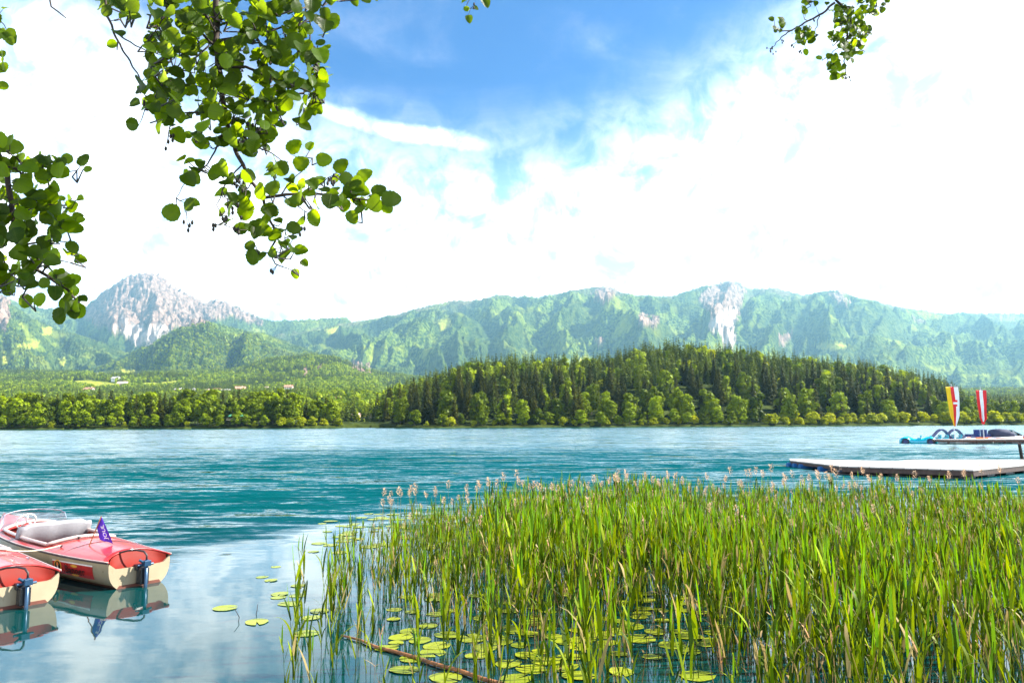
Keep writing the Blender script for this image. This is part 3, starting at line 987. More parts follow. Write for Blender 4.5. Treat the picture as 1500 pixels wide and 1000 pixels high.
pl = [p - base for p in (qa, qb, qc, qd)]
prism(MB(), pl, .31, .36).build('deck', plank_mat('walkway_planks', -.6), o)
prism(MB(), shrink(pl, .985), .15, .308).build('frame', M_DARKW, o)
for k, f_ in enumerate((.06, .2, .34, .75)):
    c = pl[1].lerp(pl[2], f_) + Vector((.25, .5, 0)); c.z = .02
    MB().tube([c + Vector((-.42, 0, 0)), c + Vector((.42, 0, 0))], .21, 12).build('barrel', M_BLUEB, o)

# jetty with the banners
JY = 83.0
x0 = (1377 - 750) / FOC * JY
o = empty('jetty', (x0, JY, 0)); tag(o, 'long brown timber jetty carrying the two banners', 'jetty')
MB().box(0, 26, 0, 2.6, .42, .50).build('deck', plank_mat('jetty_planks', 1.57), o)
MB().box(0.05, 26, .05, 2.55, .22, .417).build('beam', pmat('brown_timber', (0.12, 0.055, 0.035), .7, var=.3), o)
for k in range(9):
    MB().tube([(.6 + 3.1 * k, .25, -1.2), (.6 + 3.1 * k, .25, .41)], .13, 8).build('pile', M_DARKW, o)
a_, b_ = atz(1499.5, 676, 0), at(1493, 649.5, 46)
mp_ = MB().tube([a_ - Vector((0, 0, .8)) + (a_ - b_) * .3, b_], [.11, .09], 8).build('mooring_pole', M_DARKW)
tag(mp_, 'dark leaning mooring pole standing in the water beside the jetty', 'pole')

# banners ------------------------------------------------------------------
M_RED = pmat('banner_red', (0.75, 0.012, 0.015), .7, scale=.5); M_WHT = pmat('banner_white', (0.85, 0.85, 0.85), .7, scale=.5); M_YEL = pmat('banner_yellow', (0.90, 0.55, 0.0), .7, scale=.5)
M_POLE = pmat('flag_pole_metal', (0.45, 0.45, 0.46), .35, metal=.6)


def banner(px, top, bot, wpx, style, label, lean):
    X = (px - 750) / FOC * (JY + 1.0); Yb = JY + 1.0
    o = empty('banner_flag', (X, Yb, .5)); tag(o, label, 'banner')
    pt, pb = at(px, top, Yb), at(px, bot, Yb)
    zt, zb = pt.z - .5, pb.z - .5
    W = wpx / FOC * Yb
    MB().tube([(0, .06, -.1), (0, .06, zt + .35)], [.05, .035], 8).build('pole', M_POLE, o)
    MB().tube([(-W * .52, .02, zt), (0, .02, zt + .10), (W * .52, .02, zt)], .025, 6).build('crossbar', M_BLACK, o)
    nx, nz = 24, 36
    mb = MB(); V_, F_, MI = [], [], []
    for j in range(nz + 1):
        f = j / nz
        wd = W * (1 - .36 * f) if f < .86 else W * (.69 - (f - .86) / .14 * .50)
        if style == 'c':
            wd = W * (1 - .36 * f ** 1.3) if f < .72 else W * (.765 - (f - .72) / .28 * .62)
        for i in range(nx + 1):
            g_ = i / nx - .5
            fold = .05 * math.sin(g_ * 18 + f * 2) * (.3 + f) + .03 * math.sin(f * 9 + g_ * 5)
            V_.append((g_ * wd + lean * math.sin(f * 2.6) * W * .14 + (lean * f * W * -.0), fold, zt - (zt - zb) * f))
    for j in range(nz):
        for i in range(nx):
            F_.append((j * (nx + 1) + i, j * (nx + 1) + i + 1, (j + 1) * (nx + 1) + i + 1, (j + 1) * (nx + 1) + i))
            g_ = (i + .5) / nx; f = (j + .5) / nz
            if style == 'c':
                m_ = 2 if g_ < .38 else 0 if g_ < .66 else 1
                if .34 < f < .39 and .38 < g_ < .82: m_ = 0
                if .39 < f < .45 and .46 < g_: m_ = 1
                if .45 < f < .49 and .38 < g_ < .78: m_ = 0
            else:
                m_ = 0 if g_ < .33 or g_ > .66 else 1
            MI.append(m_)
    me_ = bpy.data.meshes.new('cloth'); me_.from_pydata(V_, [], F_)
    for m_ in (M_RED, M_WHT, M_YEL): me_.materials.append(m_)
    me_.polygons.foreach_set('material_index', MI); me_.polygons.foreach_set('use_smooth', [True] * len(F_))
    c_ = bpy.data.objects.new('cloth', me_); link(c_, o)
    sd = c_.modifiers.new('thick', 'SOLIDIFY'); sd.thickness = .01
    if style == 'a':
        MB().blob((0, 0, zb - .02), (.2, .14, .16), 8, 5).build('knot', M_RED, o)


banner(1393, 566.5, 624, 19, 'c', 'hanging banner striped yellow, red and white, left one on the jetty', .6)
banner(1435.5, 571.5, 619, 16, 'a', 'hanging banner striped red, white and red, right one on the jetty', .0)

# pedal boats ----------------------------------------------------------------
M_CYAN = pmat('cyan_gelcoat', (0.0, 0.42, 0.55), .25, coat=.5); M_NAVY = pmat('navy_plastic', (0.008, 0.022, 0.15), .35, coat=.3)
M_GEL = pmat('white_gelcoat', (0.82, 0.80, 0.78), .25, coat=.5); M_ORA = pmat('orange_gelcoat', (0.85, 0.22, 0.04), .35, coat=.3)
M_TYRE = pmat('dark_tyre', (0.012, 0.03, 0.07), .6)
M_CLEAR = bpy.data.materials.new('clear_plexi'); M_CLEAR.use_nodes = True
t = NT(M_CLEAR.node_tree)
gl = t.n('ShaderNodeBsdfGlossy', {'Color': (1, 1, 1, 1), 'Roughness': .03}); tr = t.n('ShaderNodeBsdfTransparent', {'Color': (.88, .93, .95, 1)})
fr = t.n('ShaderNodeFresnel', {'IOR': 1.45})
t.n('ShaderNodeOutputMaterial', {0: t.n('ShaderNodeMixShader', {0: t.m('MULTIPLY_ADD', fr.outputs[0], .9, .04, clamp=True), 1: tr.outputs[0], 2: gl.outputs[0]}).outputs[0]})

BY_ = 86.5
xc = (1341 - 750) / FOC * BY_
o = empty('car_pedal_boat', (xc, BY_ + .3, 0), -.47); tag(o, 'turquoise pedal boat shaped like an open roadster with dark wheels', 'pedal boat')
rings = []
for x, zt_, hw in [(-1.92, .40, .30), (-1.8, .52, .46), (-1.45, .74, .60), (-1.0, .80, .66), (-.7, .70, .70), (-.4, .56, .72), (.3, .54, .72), (.7, .66, .70), (1.0, .80, .68), (1.4, .78, .62), (1.75, .60, .48), (1.95, .38, .3)]:
    r_ = []
    for k in range(14):
        a = 2 * math.pi * k / 14
        yy_ = hw * max(-1, min(1, 1.25 * math.cos(a))); s2 = math.sin(a)
        r_.append((x, yy_, .10 + (zt_ - .10) * s2 ** 1 if s2 > 0 else .10 + .22 * s2))
    rings.append(r_)
body = MB().loft(rings).build('body', M_CYAN, o, True)
for x in (-1.28, 1.28):
    for sy_ in (-1, 1):
        fd = MB()
        ar = [(x + .56 * math.cos(a), sy_ * .68, .18 + .50 * math.sin(a)) for a in np.linspace(-.2, math.pi + .2, 11)]
        ar2 = [(x + .46 * math.cos(a), sy_ * .80, .18 + .42 * math.sin(a)) for a in np.linspace(-.2, math.pi + .2, 11)]
        ar3 = [(x + .60 * math.cos(a), sy_ * .50, .18 + .54 * math.sin(a)) for a in np.linspace(-.2, math.pi + .2, 11)]
        fd.loft([ar3, ar, ar2], closed=False); fd.build('fender', M_CYAN, o, True)
        wh = MB().tube([(x, sy_ * .62, .16), (x, sy_ * .83, .16)], .40, 18).build('wheel', M_TYRE, o)
        MB().tube([(x, sy_ * .835, .16), (x, sy_ * .85, .16)], .20, 12).build('hub', M_NAVY, wh)
for x in (-.62, .42, 1.75):
    MB().tube([(x - .1, -.5, .62), (x + .32, -.46, 1.12), (x + .32, .46, 1.12), (x - .1, .5, .62)], .022, 5).build('windshield_frame', M_GEL, o)
for x in (-.05, .95):
    MB().box(x, x + .4, -.5, .5, .45, .62).box(x + .3, x + .42, -.5, .5, .62, .92).build('seat', M_CYAN, o, bevel=.04)


def slide_boat(px, label, y_):
    X = (px - 750) / FOC * y_
    o = empty('slide_pedal_boat', (X, y_, 0), -.30); tag(o, label, 'pedal boat', 'pedal boats moored behind the jetty')
    for s_ in (-.62, .62):
        rg = [[(x, s_ + hw * math.cos(a), .16 + hh_ * math.sin(a)) for a in np.linspace(0, 2 * math.pi, 11)[:-1]] for x, hw, hh_ in ((-1.45, .08, .08), (-1.2, .22, .26), (0, .26, .30), (1.1, .24, .28), (1.4, .14, .18))]
        MB().loft(rg).build('pontoon', M_GEL, o, True)
    MB().box(-.95, 1.1, -.8, .8, .38, .47).build('deck', M_GEL, o, bevel=.03)
    for x in (-.55, .2):
        MB().box(x, x + .42, -.62, .62, .474, .66).box(x + .30, x + .44, -.62, .62, .66, .95).build('seat', M_CYAN, o, bevel=.05)
    for s_ in (-.42, .42):
        mb = MB()
        P_ = [(-.98, .50), (-.72, .88), (-.42, 1.22), (-.15, 1.42), (.12, 1.45), (.38, 1.28), (.62, .98), (.82, .66), (1.0, .44), (1.25, .36)]
        rg = []
        for k, (x, z) in enumerate(P_):
            rg.append([(x, s_ - .26, z), (x, s_ - .26, z + .15), (x, s_ - .21, z + .15), (x, s_ - .20, z + .05), (x, s_ + .20, z + .05), (x, s_ + .21, z + .15), (x, s_ + .26, z + .15), (x, s_ + .26, z)])
        mb.loft(rg); mb.build('slide', M_NAVY, o)


slide_boat(1373.5, 'pedal boat with blue slide beside the turquoise roadster boat', 87.2)
slide_boat(1393, 'pedal boat with blue slide under the yellow, red and white banner', 87.6)


def plain_boat(px, y_, label, seatback, rz=0.0, full=True):
    X = (px - 750) / FOC * y_
    o = empty('pedal_boat', (X, y_, 0), rz); tag(o, label, 'pedal boat', 'pedal boats moored behind the jetty')
    rg = []
    for x, hw, zt_ in ((-1.5, .35, .42), (-1.3, .62, .56), (-.6, .78, .60), (.4, .78, .58), (1.2, .7, .56), (1.5, .5, .45)):
        rg.append([(x, -hw, zt_ * .6), (x, -hw * .8, -.1), (x, hw * .8, -.1), (x, hw, zt_ * .6), (x, hw * .86, zt_), (x, hw * .3, zt_ + .05), (x, -hw * .3, zt_ + .05), (x, -hw * .86, zt_)])
    MB().loft(rg).build('hull', M_GEL, o, True)
    for s_ in (-1, 1):
        MB().box(-.75, .75, s_ * .80 - .02, s_ * .80 + .02, .42, .66).build('side_panel', M_ORA, o, bevel=.02)
    for x in ((-.45, .35) if full else (-.1,)):
        MB().box(x, x + .4, -.55, .55, .63, .78).box(x + .32, x + .44, -.55, .55, .78, .78 + seatback).build('seat', M_NAVY, o, bevel=.04)


plain_boat(1426, 86.2, 'white pedal boat with tall blue seat backs left of the red white banner', .75)
plain_boat(1413, 88.8, 'low white pedal boat between the two banners, nearest the left one', .2, .1)
plain_boat(1441, 87.2, 'white pedal boat with orange side right behind the red white banner pole', .2, .05)
plain_boat(1494, 86.4, 'white and orange pedal boat at the right end of the jetty', .15, 0, False)
# covered motorboat
X = (1466 - 750) / FOC * 87
o = empty('covered_motorboat', (X, 87, 0)); tag(o, 'white motorboat under a dark canopy behind the jetty', 'motorboat')
rg = []
for x, hw, zt_ in ((-2.0, .75, .62), (-1, .95, .66), (.5, .95, .70), (1.4, .7, .76), (2.2, .12, .86)):
    rg.append([(x, -hw, zt_), (x, -hw * .9, .2), (x, -hw * .3, -.15), (x, hw * .3, -.15), (x, hw * .9, .2), (x, hw, zt_), (x, hw * .5, zt_ + .06), (x, -hw * .5, zt_ + .06)])
MB().loft(rg).build('hull', M_GEL, o, True)
rg = []
for x, hw, zt_ in ((-1.55, .80, 1.15), (-1.4, .86, 1.50), (-.7, .88, 1.60), (0, .86, 1.55), (.5, .8, 1.30), (.85, .72, .95)):
    rg.append([(x, -hw, .74), (x, -hw * .9, zt_ * .93), (x, -hw * .5, zt_), (x, hw * .5, zt_), (x, hw * .9, zt_ * .93), (x, hw, .74)])
MB().loft(rg).build('canopy', pmat('dark_canvas', (0.03, 0.04, 0.08), .8), o, True)
mb = MB(); mb.loft([[(.35, -.75, 1.45), (.35, .75, 1.45)], [(1.75, -.5, .82), (1.75, .5, .82)]], closed=False)
wsd = mb.build('windshield', pmat('tinted_screen', (0.03, 0.10, 0.17), .12, coat=.4), o); sd = wsd.modifiers.new('thick', 'SOLIDIFY'); sd.thickness = .03
MB().box(-1.7, 1.2, -.97, -.93, .45, .56).build('side_stripe', M_ORA, o)
# ------------------------------------------------------------- red electric boats
M_DECK = pmat('red_deck_paint', (0.34, 0.014, 0.010), .34, var=.12, scale=2.2, coat=.35, grime=.12)
M_DECK2 = pmat('orange_red_paint_shaded', (0.17, 0.010, 0.004), .65, var=.12, scale=3, coat=0.0, spec=.2, grime=.2)  # interior paint; shade of the motor well is darkened into its colour
M_HULL = pmat('cream_hull_paint', (0.36, 0.29, 0.19), .3, var=.08, scale=2.5, coat=.4, grime=.25)
M_KEEL = pmat('red_bottom_paint', (0.14, 0.045, 0.03), .5, var=.2, scale=3, grime=.3)
M_CUSH = pmat('grey_vinyl', (0.22, 0.21, 0.225), .55, var=.08, scale=4, bump=.15)
M_TRIM = pmat('pale_trim', (0.52, 0.38, 0.34), .35, coat=.4)
M_MOTOR = pmat('black_motor', (0.012, 0.013, 0.018), .35, coat=.3)
M_SHAFT = pmat('steel_blue_shaft', (0.02, 0.06, 0.12), .3, metal=.3)
M_RUB = pmat('rub_strip', (0.03, 0.018, 0.02), .5)
M_STR = pmat('sticker_red', (0.52, 0.015, 0.02), .3, var=.15, coat=.3)
M_GOLD = pmat('sticker_gold', (0.85, 0.40, 0.04), .4); M_INK = pmat('ink_black', (0.006, 0.005, 0.005), .5); M_PAPER = pmat('sticker_white', (0.8, 0.75, 0.7), .5)
M_PURP = pmat('purple_cloth', (0.075, 0.012, 0.42), .7, var=.25, scale=8)
M_WHITE = pmat('white_plastic', (0.80, 0.76, 0.70), .35, coat=.2)
M_SILV = pmat('chrome', (0.6, 0.6, 0.62), .2, metal=1.0)

ST = np.array([0, .5, 1.2, 2, 3, 4, 4.8, 5.3, 5.7])
SB = np.array([.50, .56, .63, .69, .72, .67, .5, .28, .04])
SZ = np.array([.42, .415, .42, .44, .47, .52, .57, .60, .63])


def smooth_i(y, A):
    ys_ = np.linspace(0, 5.7, 58)
    v = np.interp(ys_, ST, A)
    v = np.convolve(np.pad(v, 3, mode='reflect', reflect_type='odd'), np.ones(7) / 7, 'valid')
    return float(np.interp(y, ys_, v))


def beam(y): return smooth_i(y, SB)
def sheer(y): return smooth_i(y, SZ)
def deckz(x, y): return sheer(y) + .13 * (1 - (x / max(beam(y), .05)) ** 2)
def side(y, z):
    f = max(0, min(1, (z + .10) / (sheer(y) + .10)))
    return beam(y) * min(1.0, math.sqrt(max(0, 1 - (1 - f) ** 3.2)) * 1.0)


def text_mesh(body, size):
    cu = bpy.data.curves.new('lettering', 'FONT'); cu.body = body; cu.size = size; cu.resolution_u = 3; cu.offset = size * .010
    ob = bpy.data.objects.new('lettering', cu); col.objects.link(ob)
    bpy.context.view_layer.update()
    me_ = bpy.data.meshes.new_from_object(ob.evaluated_get(bpy.context.evaluated_depsgraph_get()))
    bpy.data.objects.remove(ob); bpy.data.curves.remove(cu)
    return me_


def make_boat():
    o = empty('electric_boat')
    # hull
    n = 30; rings = []
    for k in range(n):
        y = 5.7 * k / (n - 1); r_ = []
        zs = sheer(y)
        for j in range(11):
            z = zs - (zs + .10) * (j / 10) ** 1.0
            r_.append((-side(y, z), y, z))
        for j in range(9, -1, -1):
            z = zs - (zs + .10) * (j / 10) ** 1.0
            r_.append((side(y, z), y, z))
        rings.append(r_)
    mb = MB().loft(rings, closed=False)
    mb.mi = [1 if max(mb.v[i][2] for i in f) < .06 else 0 for f in mb.f]
    hull = mb.build('hull', [M_HULL, M_KEEL], o, True)
    # transom with low centre
    b0 = [(x, z) for x, _, z in rings[0]]
    top = [(x_, .31 if abs(x_) < .38 else .31 + (abs(x_) - .38) / .12 * .10) for x_ in np.linspace(.49, -.49, 21)]
    lo = [p for p in b0 if p[1] < .405]
    poly = lo + top
    v0 = [(x, 0.0, z) for x, z in poly]; v1 = [(x, .035, z) for x, z in poly]
    m = len(poly)
    tb = MB().add(v0 + v1, [tuple(range(m)), tuple(range(m, 2 * m))[::-1]] + [(i, i + m, (i + 1) % m + m, (i + 1) % m) for i in range(m)])
    tb.build('transom', M_HULL, o)
    rb = MB()
    low = [(x * 1.0, -.004, z) for x, z in b0 if z < .045]
    rb.add([(x, -.004, z) for x, _, z in low] + [(x * .9, -.005, .05) for x, _, z in low], [(i, i + 1, len(low) + i + 1, len(low) + i) for i in range(len(low) - 1)])
    rb.build('keel_stripe', M_KEEL, o)
    # deck
    def ys(x): return .25 * math.sqrt(max(0, 1 - (abs(x) / .47) ** 2.4))
    rows = sorted(set([0, .15, .4, .8, 1.2, 1.6, 1.9, 2.1, 2.4, 2.8, 3.2, 3.6, 3.9, 4.15, 4.4, 4.7, 5.0, 5.3, 5.5, 5.7]))
    cols = np.array([-1, -.97, -.9, -.83, -.70, -.55, -.4, -.2, 0, .2, .4, .55, .70, .83, .9, .97, 1])
    mb = MB(); vs, fs = [], []
    for y in rows:
        for c in cols:
            yy_ = y
            x = c * beam(y) * 1.03
            if y < 2.1:
                yy_ = ys(c * .5) + y * (2.1 - ys(c * .5)) / 2.1
                x = c * beam(yy_) * 1.03
            vs.append((x, yy_, deckz(x / 1.03, yy_) + .012))
    nc = len(cols)
    for i in range(len(rows) - 1):
        for j in range(nc - 1):
            if 2.09 < rows[i] < 4.1 and abs(cols[j] + cols[j + 1]) / 2 < .80:
                continue
            a = i * nc + j
            fs.append((a, a + 1, a + nc + 1, a + nc))
    dk = mb.add(vs, fs).build('deck', M_DECK, o, True)
    sd = dk.modifiers.new('thick', 'SOLIDIFY'); sd.thickness = .022; sd.offset = -1
    # rub strip along the sheer
    for s_ in (-1, 1):
        MB().tube([(s_ * (beam(y) * 1.03 + .004), y, sheer(y) - .004) for y in np.linspace(0, 5.65, 24)], .012, 6).build('rub_strip', M_RUB, o, True)
        MB().tube([(s_ * (beam(y) * 1.03 + .002), y, sheer(y) + .018) for y in np.linspace(0, 5.65, 24)], .010, 6).build('rail_trim', M_TRIM, o, True)
    # motor well
    xs_ = np.linspace(-.46, .46, 17); V_ = []
    for v in np.linspace(0, 1, 5):
        for x in xs_:
            e_ = ys(x)
            a = Vector((x, e_, deckz(x, e_) - .012)); b_ = Vector((x * .97, .036, .30 if abs(x) < .38 else .30 + (abs(x) - .38) / .12 * .10))
            p = a.lerp(b_, v); p.z -= .03 * math.sin(math.pi * v)
            V_.append(p)
    F_ = [(i * 17 + j, i * 17 + j + 1, (i + 1) * 17 + j + 1, (i + 1) * 17 + j) for i in range(4) for j in range(16)]
    MB().add(V_, F_).build('motor_well', M_DECK2, o, True)
    # cockpit tub and coaming
    loop = []
    for y in np.linspace(2.1, 4.15, 12): loop.append((-.80 * beam(y) * 1.03, y))
    for x in np.linspace(-.70, .70, 7): loop.append((x * beam(4.15), 4.15 + .10 * (1 - (x / .8) ** 2)))
    for y in np.linspace(4.15, 2.1, 12): loop.append((.80 * beam(y) * 1.03, y))
    for x in np.linspace(.70, -.70, 7): loop.append((x * beam(2.1), 2.1 - .10 * (1 - (x / .8) ** 2)))
    n = len(loop)
    tp = [(x, y, deckz(x, y) - .01) for x, y in loop]; bt = [(x * .92, y, .05) for x, y in loop]
    mb = MB().add(tp + bt, [(i, (i + 1) % n, n + (i + 1) % n, n + i) for i in range(n)] + [tuple(n + i for i in range(n))])
    mb.build('cockpit', M_DECK2, o)
    MB().tube([(x, y, deckz(x, y) + .045) for x, y in loop] + [(loop[0][0], loop[0][1], deckz(*loop[0]) + .045)], .030, 8).build('coaming', M_TRIM, o, True)
    # seats
    st = MB().box(-.56, .56, 3.42, 3.85, .26, .38).build('seat', M_CUSH, o, bevel=.04)
    rg = []
    for x in np.linspace(-.62, .62, 15):
        e_ = .015 * math.sin(x * 14); q = 1 if abs(x) < .5 else .94
        rg.append([(x, 3.34 + e_, .26), (x, 3.12 + e_, .72 * q), (x, 3.15, .79 * q), (x, 3.22, .79 * q), (x, 3.29, .71 * q), (x, 3.46, .26)])
    MB().loft(rg).build('backrest', M_CUSH, o, True)
    MB().box(-.52, .52, 2.25, 2.6, .12, .34).build('seat', M_CUSH, o, bevel=.04)
    MB().box(-.58, .58, 3.95, 4.12, .30, .56).build('dashboard', M_DECK2, o, bevel=.02)
    # windshield
    mb = MB(); rg0, rg1 = [], []
    for k in range(17):
        a = math.pi * (k / 16)
        x = -.60 * math.cos(a); y = 4.22 + .30 * math.sin(a)
        rg0.append((x, y, deckz(x, min(y, 5)) + .01)); rg1.append((x * .93, y - .12, deckz(0, 4.4) + .05 + .20 * math.sin(a) ** .4))
    ws = mb.loft([rg0, rg1], closed=False).build('windshield', M_CLEAR, o, True)
    MB().tube(rg1, .008, 5).build('screen_trim', M_SILV, ws)
    # steering wheel
    c = Vector((-.26, 3.86, .76)); tilt = Matrix.Rotation(R(-58), 4, 'X')
    mb = MB(); pts_ = [c + tilt @ Vector((.165 * math.cos(a), .165 * math.sin(a), 0)) for a in np.linspace(0, 2 * math.pi, 25)]
    mb.tube(pts_, .014, 6)
    for a in (.5, 2.6, 4.71):
        mb.tube([c + tilt @ Vector((0, 0, -.02)), c + tilt @ Vector((.16 * math.cos(a), .16 * math.sin(a), 0))], .011, 5)
    mb.tube([c, c + Vector((0, .22, -.12))], .02, 6)
    mb.build('steering_wheel', M_WHITE, o, True)
    # deck seam, cleats, fairlead
    MB().tube([(x, 1.38 - .04 * x, deckz(x, 1.38) + .016) for x in np.linspace(-.58, .60, 9)], .006, 4).build('deck_seam', M_RUB, o)
    for x, y in ((-.50, 1.72), (.42, .95), (-.12, 1.95)):
        z = deckz(x, y) + .012
        MB().tube([(x, y, z), (x, y, z + .03)], .012, 6).tube([(x, y - .05, z + .035), (x, y + .05, z + .035)], .011, 6).build('cleat', M_SILV if x > 0 else M_RUB, o)
    # motor
    mt = MB().box(-.07, .07, -.17, -.015, .04, .30).box(-.09, .09, -.07, .05, .25, .345).build('motor_bracket', M_MOTOR, o, bevel=.015)
    MB().tube([(.0, -.20, -.55), (.0, -.20, .43)], .027, 10).build('shaft', M_SHAFT, mt, True)
    MB().box(-.055, .055, -.25, -.14, .33, .42).tube([(-.13, -.17, .35), (.13, -.17, .35)], .02, 8).tube([(-.12, -.2, .44), (-.02, -.2, .37)], .022, 8).build('clamp', M_SHAFT, mt, bevel=.01)
    MB().tube([(0, -.20, .42), (0, -.195, .50), (-.02, -.14, .555), (-.08, -.02, .575), (-.16, .12, .56), (-.24, .26, .52), (-.29, .36, .47)], [.016] * 7, 8).build('tiller', M_RUB, mt, True)
    MB().tube([(0, -.12, -.5), (0, -.42, -.5)], [.05, .03], 8).build('propeller_pod', M_MOTOR, mt, True)
    # pennant
    bx, by = -.25, 1.26; z0 = deckz(bx, by)
    tp_ = Vector((bx + .11, by - .15, z0 + .50))
    MB().tube([(bx, by, z0), tp_], .010, 6).build('flag_pole', pmat('varnished_wood', (0.35, 0.14, 0.06), .4), o)
    V_, F_, MI = [], [], []
    dirx = Vector((.6, -.8, 0))
    for j in range(11):
        f = j / 10
        l0 = Vector((bx, by, z0)).lerp(tp_, 1 - f * .62) if f < .62 else Vector((bx, by, z0)).lerp(tp_, 1 - .62 * .62) + dirx * .06 * (f - .62) / .38 + Vector((0, 0, -.19 * (f - .62) / .38))
        r0 = tp_ + dirx * .23 * f + Vector((0, 0, -.46 * f))
        for i in range(7):
            g_ = i / 6
            p = l0.lerp(r0, g_); p += Vector((.8, .6, 0)) * (.02 * math.sin(g_ * 7 + f * 3) * f)
            V_.append(p)
    F_ = [(j * 7 + i, j * 7 + i + 1, (j + 1) * 7 + i + 1, (j + 1) * 7 + i) for j in range(10) for i in range(6)]
    pn = MB().add(V_, F_).build('pennant', M_PURP, o, True)
    tm_ = text_mesh('JOUL', .085); tv = np.array([v.co[:] for v in tm_.vertices])
    fc_ = [tuple(p.vertices) for p in tm_.polygons]; L_ = tv[:, 0].max()
    MB().add([tuple(tp_ + dirx * (.145 * (1 - (x / L_) * .62) - .055 + (.055 - y) * 1.0) + Vector((.8, .6, 0)) * -.014 + Vector((-.02, -.03, -.37 + x / L_ * .24))) for x, y, z in tv], fc_).build('lettering', M_WHITE, pn)
    # sticker on the port side
    def on(s, h):       # s metres from the stern, h height -> point just outside the port side
        return Vector((-side(s, h) - .006, s, h))
    S0, S1, H0, H1 = .42, 1.62, .125, .350
    def patch(s0, s1, h0, h1, off, name, mat, parent, n_=10, sk=0.0):
        V_ = []
        for j in range(5):
            for i in range(n_ + 1):
                p = on(s0 + (s1 - s0) * i / n_, h0 + (h1 - h0) * j / 4); p.x -= off; V_.append(p)
        F_ = [(j * (n_ + 1) + i, j * (n_ + 1) + i + 1, (j + 1) * (n_ + 1) + i + 1, (j + 1) * (n_ + 1) + i) for j in range(4) for i in range(n_)]
        return MB().add(V_, F_).build(name, mat, parent)
    sk_ = patch(S0, S1, H0, H1, 0, 'sticker', M_STR, o)
    patch(S0, S1, H1 - .022, H1, .002, 'sticker_edge', M_PAPER, sk_)
    def disc(s, h, rs, rh, off, name, mat, parent, shape=1.0):
        V_ = [on(s, h)]
        for k in range(20):
            a = 2 * math.pi * k / 20; V_.append(on(s + rs * math.cos(a), h + rh * math.sin(a) * (1 if math.sin(a) > 0 else shape)))
        for v in V_: v.x -= off
        return MB().add(V_, [(0, k + 1, (k + 1) % 20 + 1) for k in range(20)]).build(name, mat, parent)
    disc(.95, .148, .11, .020, .003, 'glow_mark', M_GOLD, sk_)
    disc(.95, .295, .10, .022, .003, 'glow_mark', M_GOLD, sk_)
    em = disc(1.45, .26, .115, .095, .003, 'emblem', M_GOLD, sk_, 1.2)
    disc(1.45, .262, .092, .074, .005, 'emblem_field', M_INK, sk_, 1.2)
    disc(1.45, .285, .035, .032, .007, 'emblem_figure', M_ORA, sk_, 1.3); disc(1.45, .235, .022, .03, .007, 'emblem_figure', M_PAPER, sk_)
    tm_ = text_mesh('Banner', .165)
    tv = np.array([v.co[:] for v in tm_.vertices]); L_ = tv[:, 0].max()
    V_ = []
    for x, y, z in tv:
        p = on(1.23 - x / L_ * .60, .165 + y * 1.1); p.x -= .010; V_.append(p)
    MB().add(V_, [tuple(p.vertices) for p in tm_.polygons]).build('lettering', M_INK, sk_)
    return o


def copy_tree(o, parent=None):
    c = o.copy(); col.objects.link(c); c.parent = parent
    for ch in list(o.children):
        copy_tree(ch, c)
    return c


boat = make_boat()
BA = R(53)
BP = Vector((-6.05, 12.50, 0))
boat.location = BP; boat.rotation_euler = (0, 0, BA)
tag(boat, 'red decked electric boat with the Banner sticker on its side, the farther of the two', 'boat', 'electric boats moored side by side')
boat['label'] = 'red decked electric boat with a red sticker on its side, farther of the two'
boat2 = copy_tree(boat)
rv = Vector((math.cos(BA), math.sin(BA), 0))
boat2.location = BP - rv * 1.72 + Vector((.03, -.04, 0))
boat2['label'] = 'red decked electric boat cut off by the left edge, the nearer of the two'
MW1, MW2 = boat.matrix_basis.copy(), boat2.matrix_basis.copy()
p1_ = MW1 @ Vector((-.50, 1.72, deckz(-.5, 1.72) + .05)); p2_ = MW2 @ Vector((.42, 1.8, deckz(.42, 1.8) + .05))
rp = []
for k in range(11):
    f = k / 10; p = p1_.lerp(p2_, f); p.z -= .05 * math.sin(math.pi * f); rp.append(p)
ro = MB().tube(rp, .011, 6).build('mooring_rope', pmat('pale_rope', (0.6, 0.5, 0.36), .9), None, True)
tag(ro, 'short pale rope tying the two red boats together', 'rope')
# ------------------------------------------------------------- reeds
def reed_mat():
    m = bpy.data.materials.new('reed_leaf'); m.use_nodes = True
    t = NT(m.node_tree)
    a = t.n('ShaderNodeAttribute', attribute_name='tint').outputs['Color']
    hs = t.n('ShaderNodeHueSaturation', {'Hue': .487, 'Saturation': 1.1, 'Value': 1.35, 'Color': a}).outputs[0]
    d = t.n('ShaderNodeBsdfPrincipled', {'Base Color': a, 'Roughness': .5, 'Specular IOR Level': .14})
    tr = t.n('ShaderNodeBsdfTranslucent', {'Color': hs})
    t.n('ShaderNodeOutputMaterial', {0: t.n('ShaderNodeMixShader', {0: .34, 1: d.outputs[0], 2: tr.outputs[0]}).outputs[0]})
    return m


M_REED = reed_mat()


def blade(base, az_, up, L, wd, g, droop):
    """leaf blade as a bent, folded ribbon"""
    n = 5; V_, F_ = [], []
    d = np.array([math.cos(az_), math.sin(az_)]); sd_ = np.array([-d[1], d[0]])
    p = np.array(base, float); ang_ = up
    for k in range(n + 1):
        f = k / n
        w_ = wd * (math.sin(math.pi * min(1, .18 + .82 * f)) ** .7) * (1 if k < n else 0.05)
        V_ += [(p[0] - sd_[0] * w_, p[1] - sd_[1] * w_, p[2]), (p[0] + sd_[0] * w_, p[1] + sd_[1] * w_, p[2])]
        s_ = L / n
        p = p + np.array([d[0] * math.cos(ang_) * s_, d[1] * math.cos(ang_) * s_, math.sin(ang_) * s_])
        ang_ -= droop * (0.4 + f)
    for k in range(n):
        F_.append((2 * k, 2 * k + 1, 2 * k + 3, 2 * k + 2))
    return V_, F_


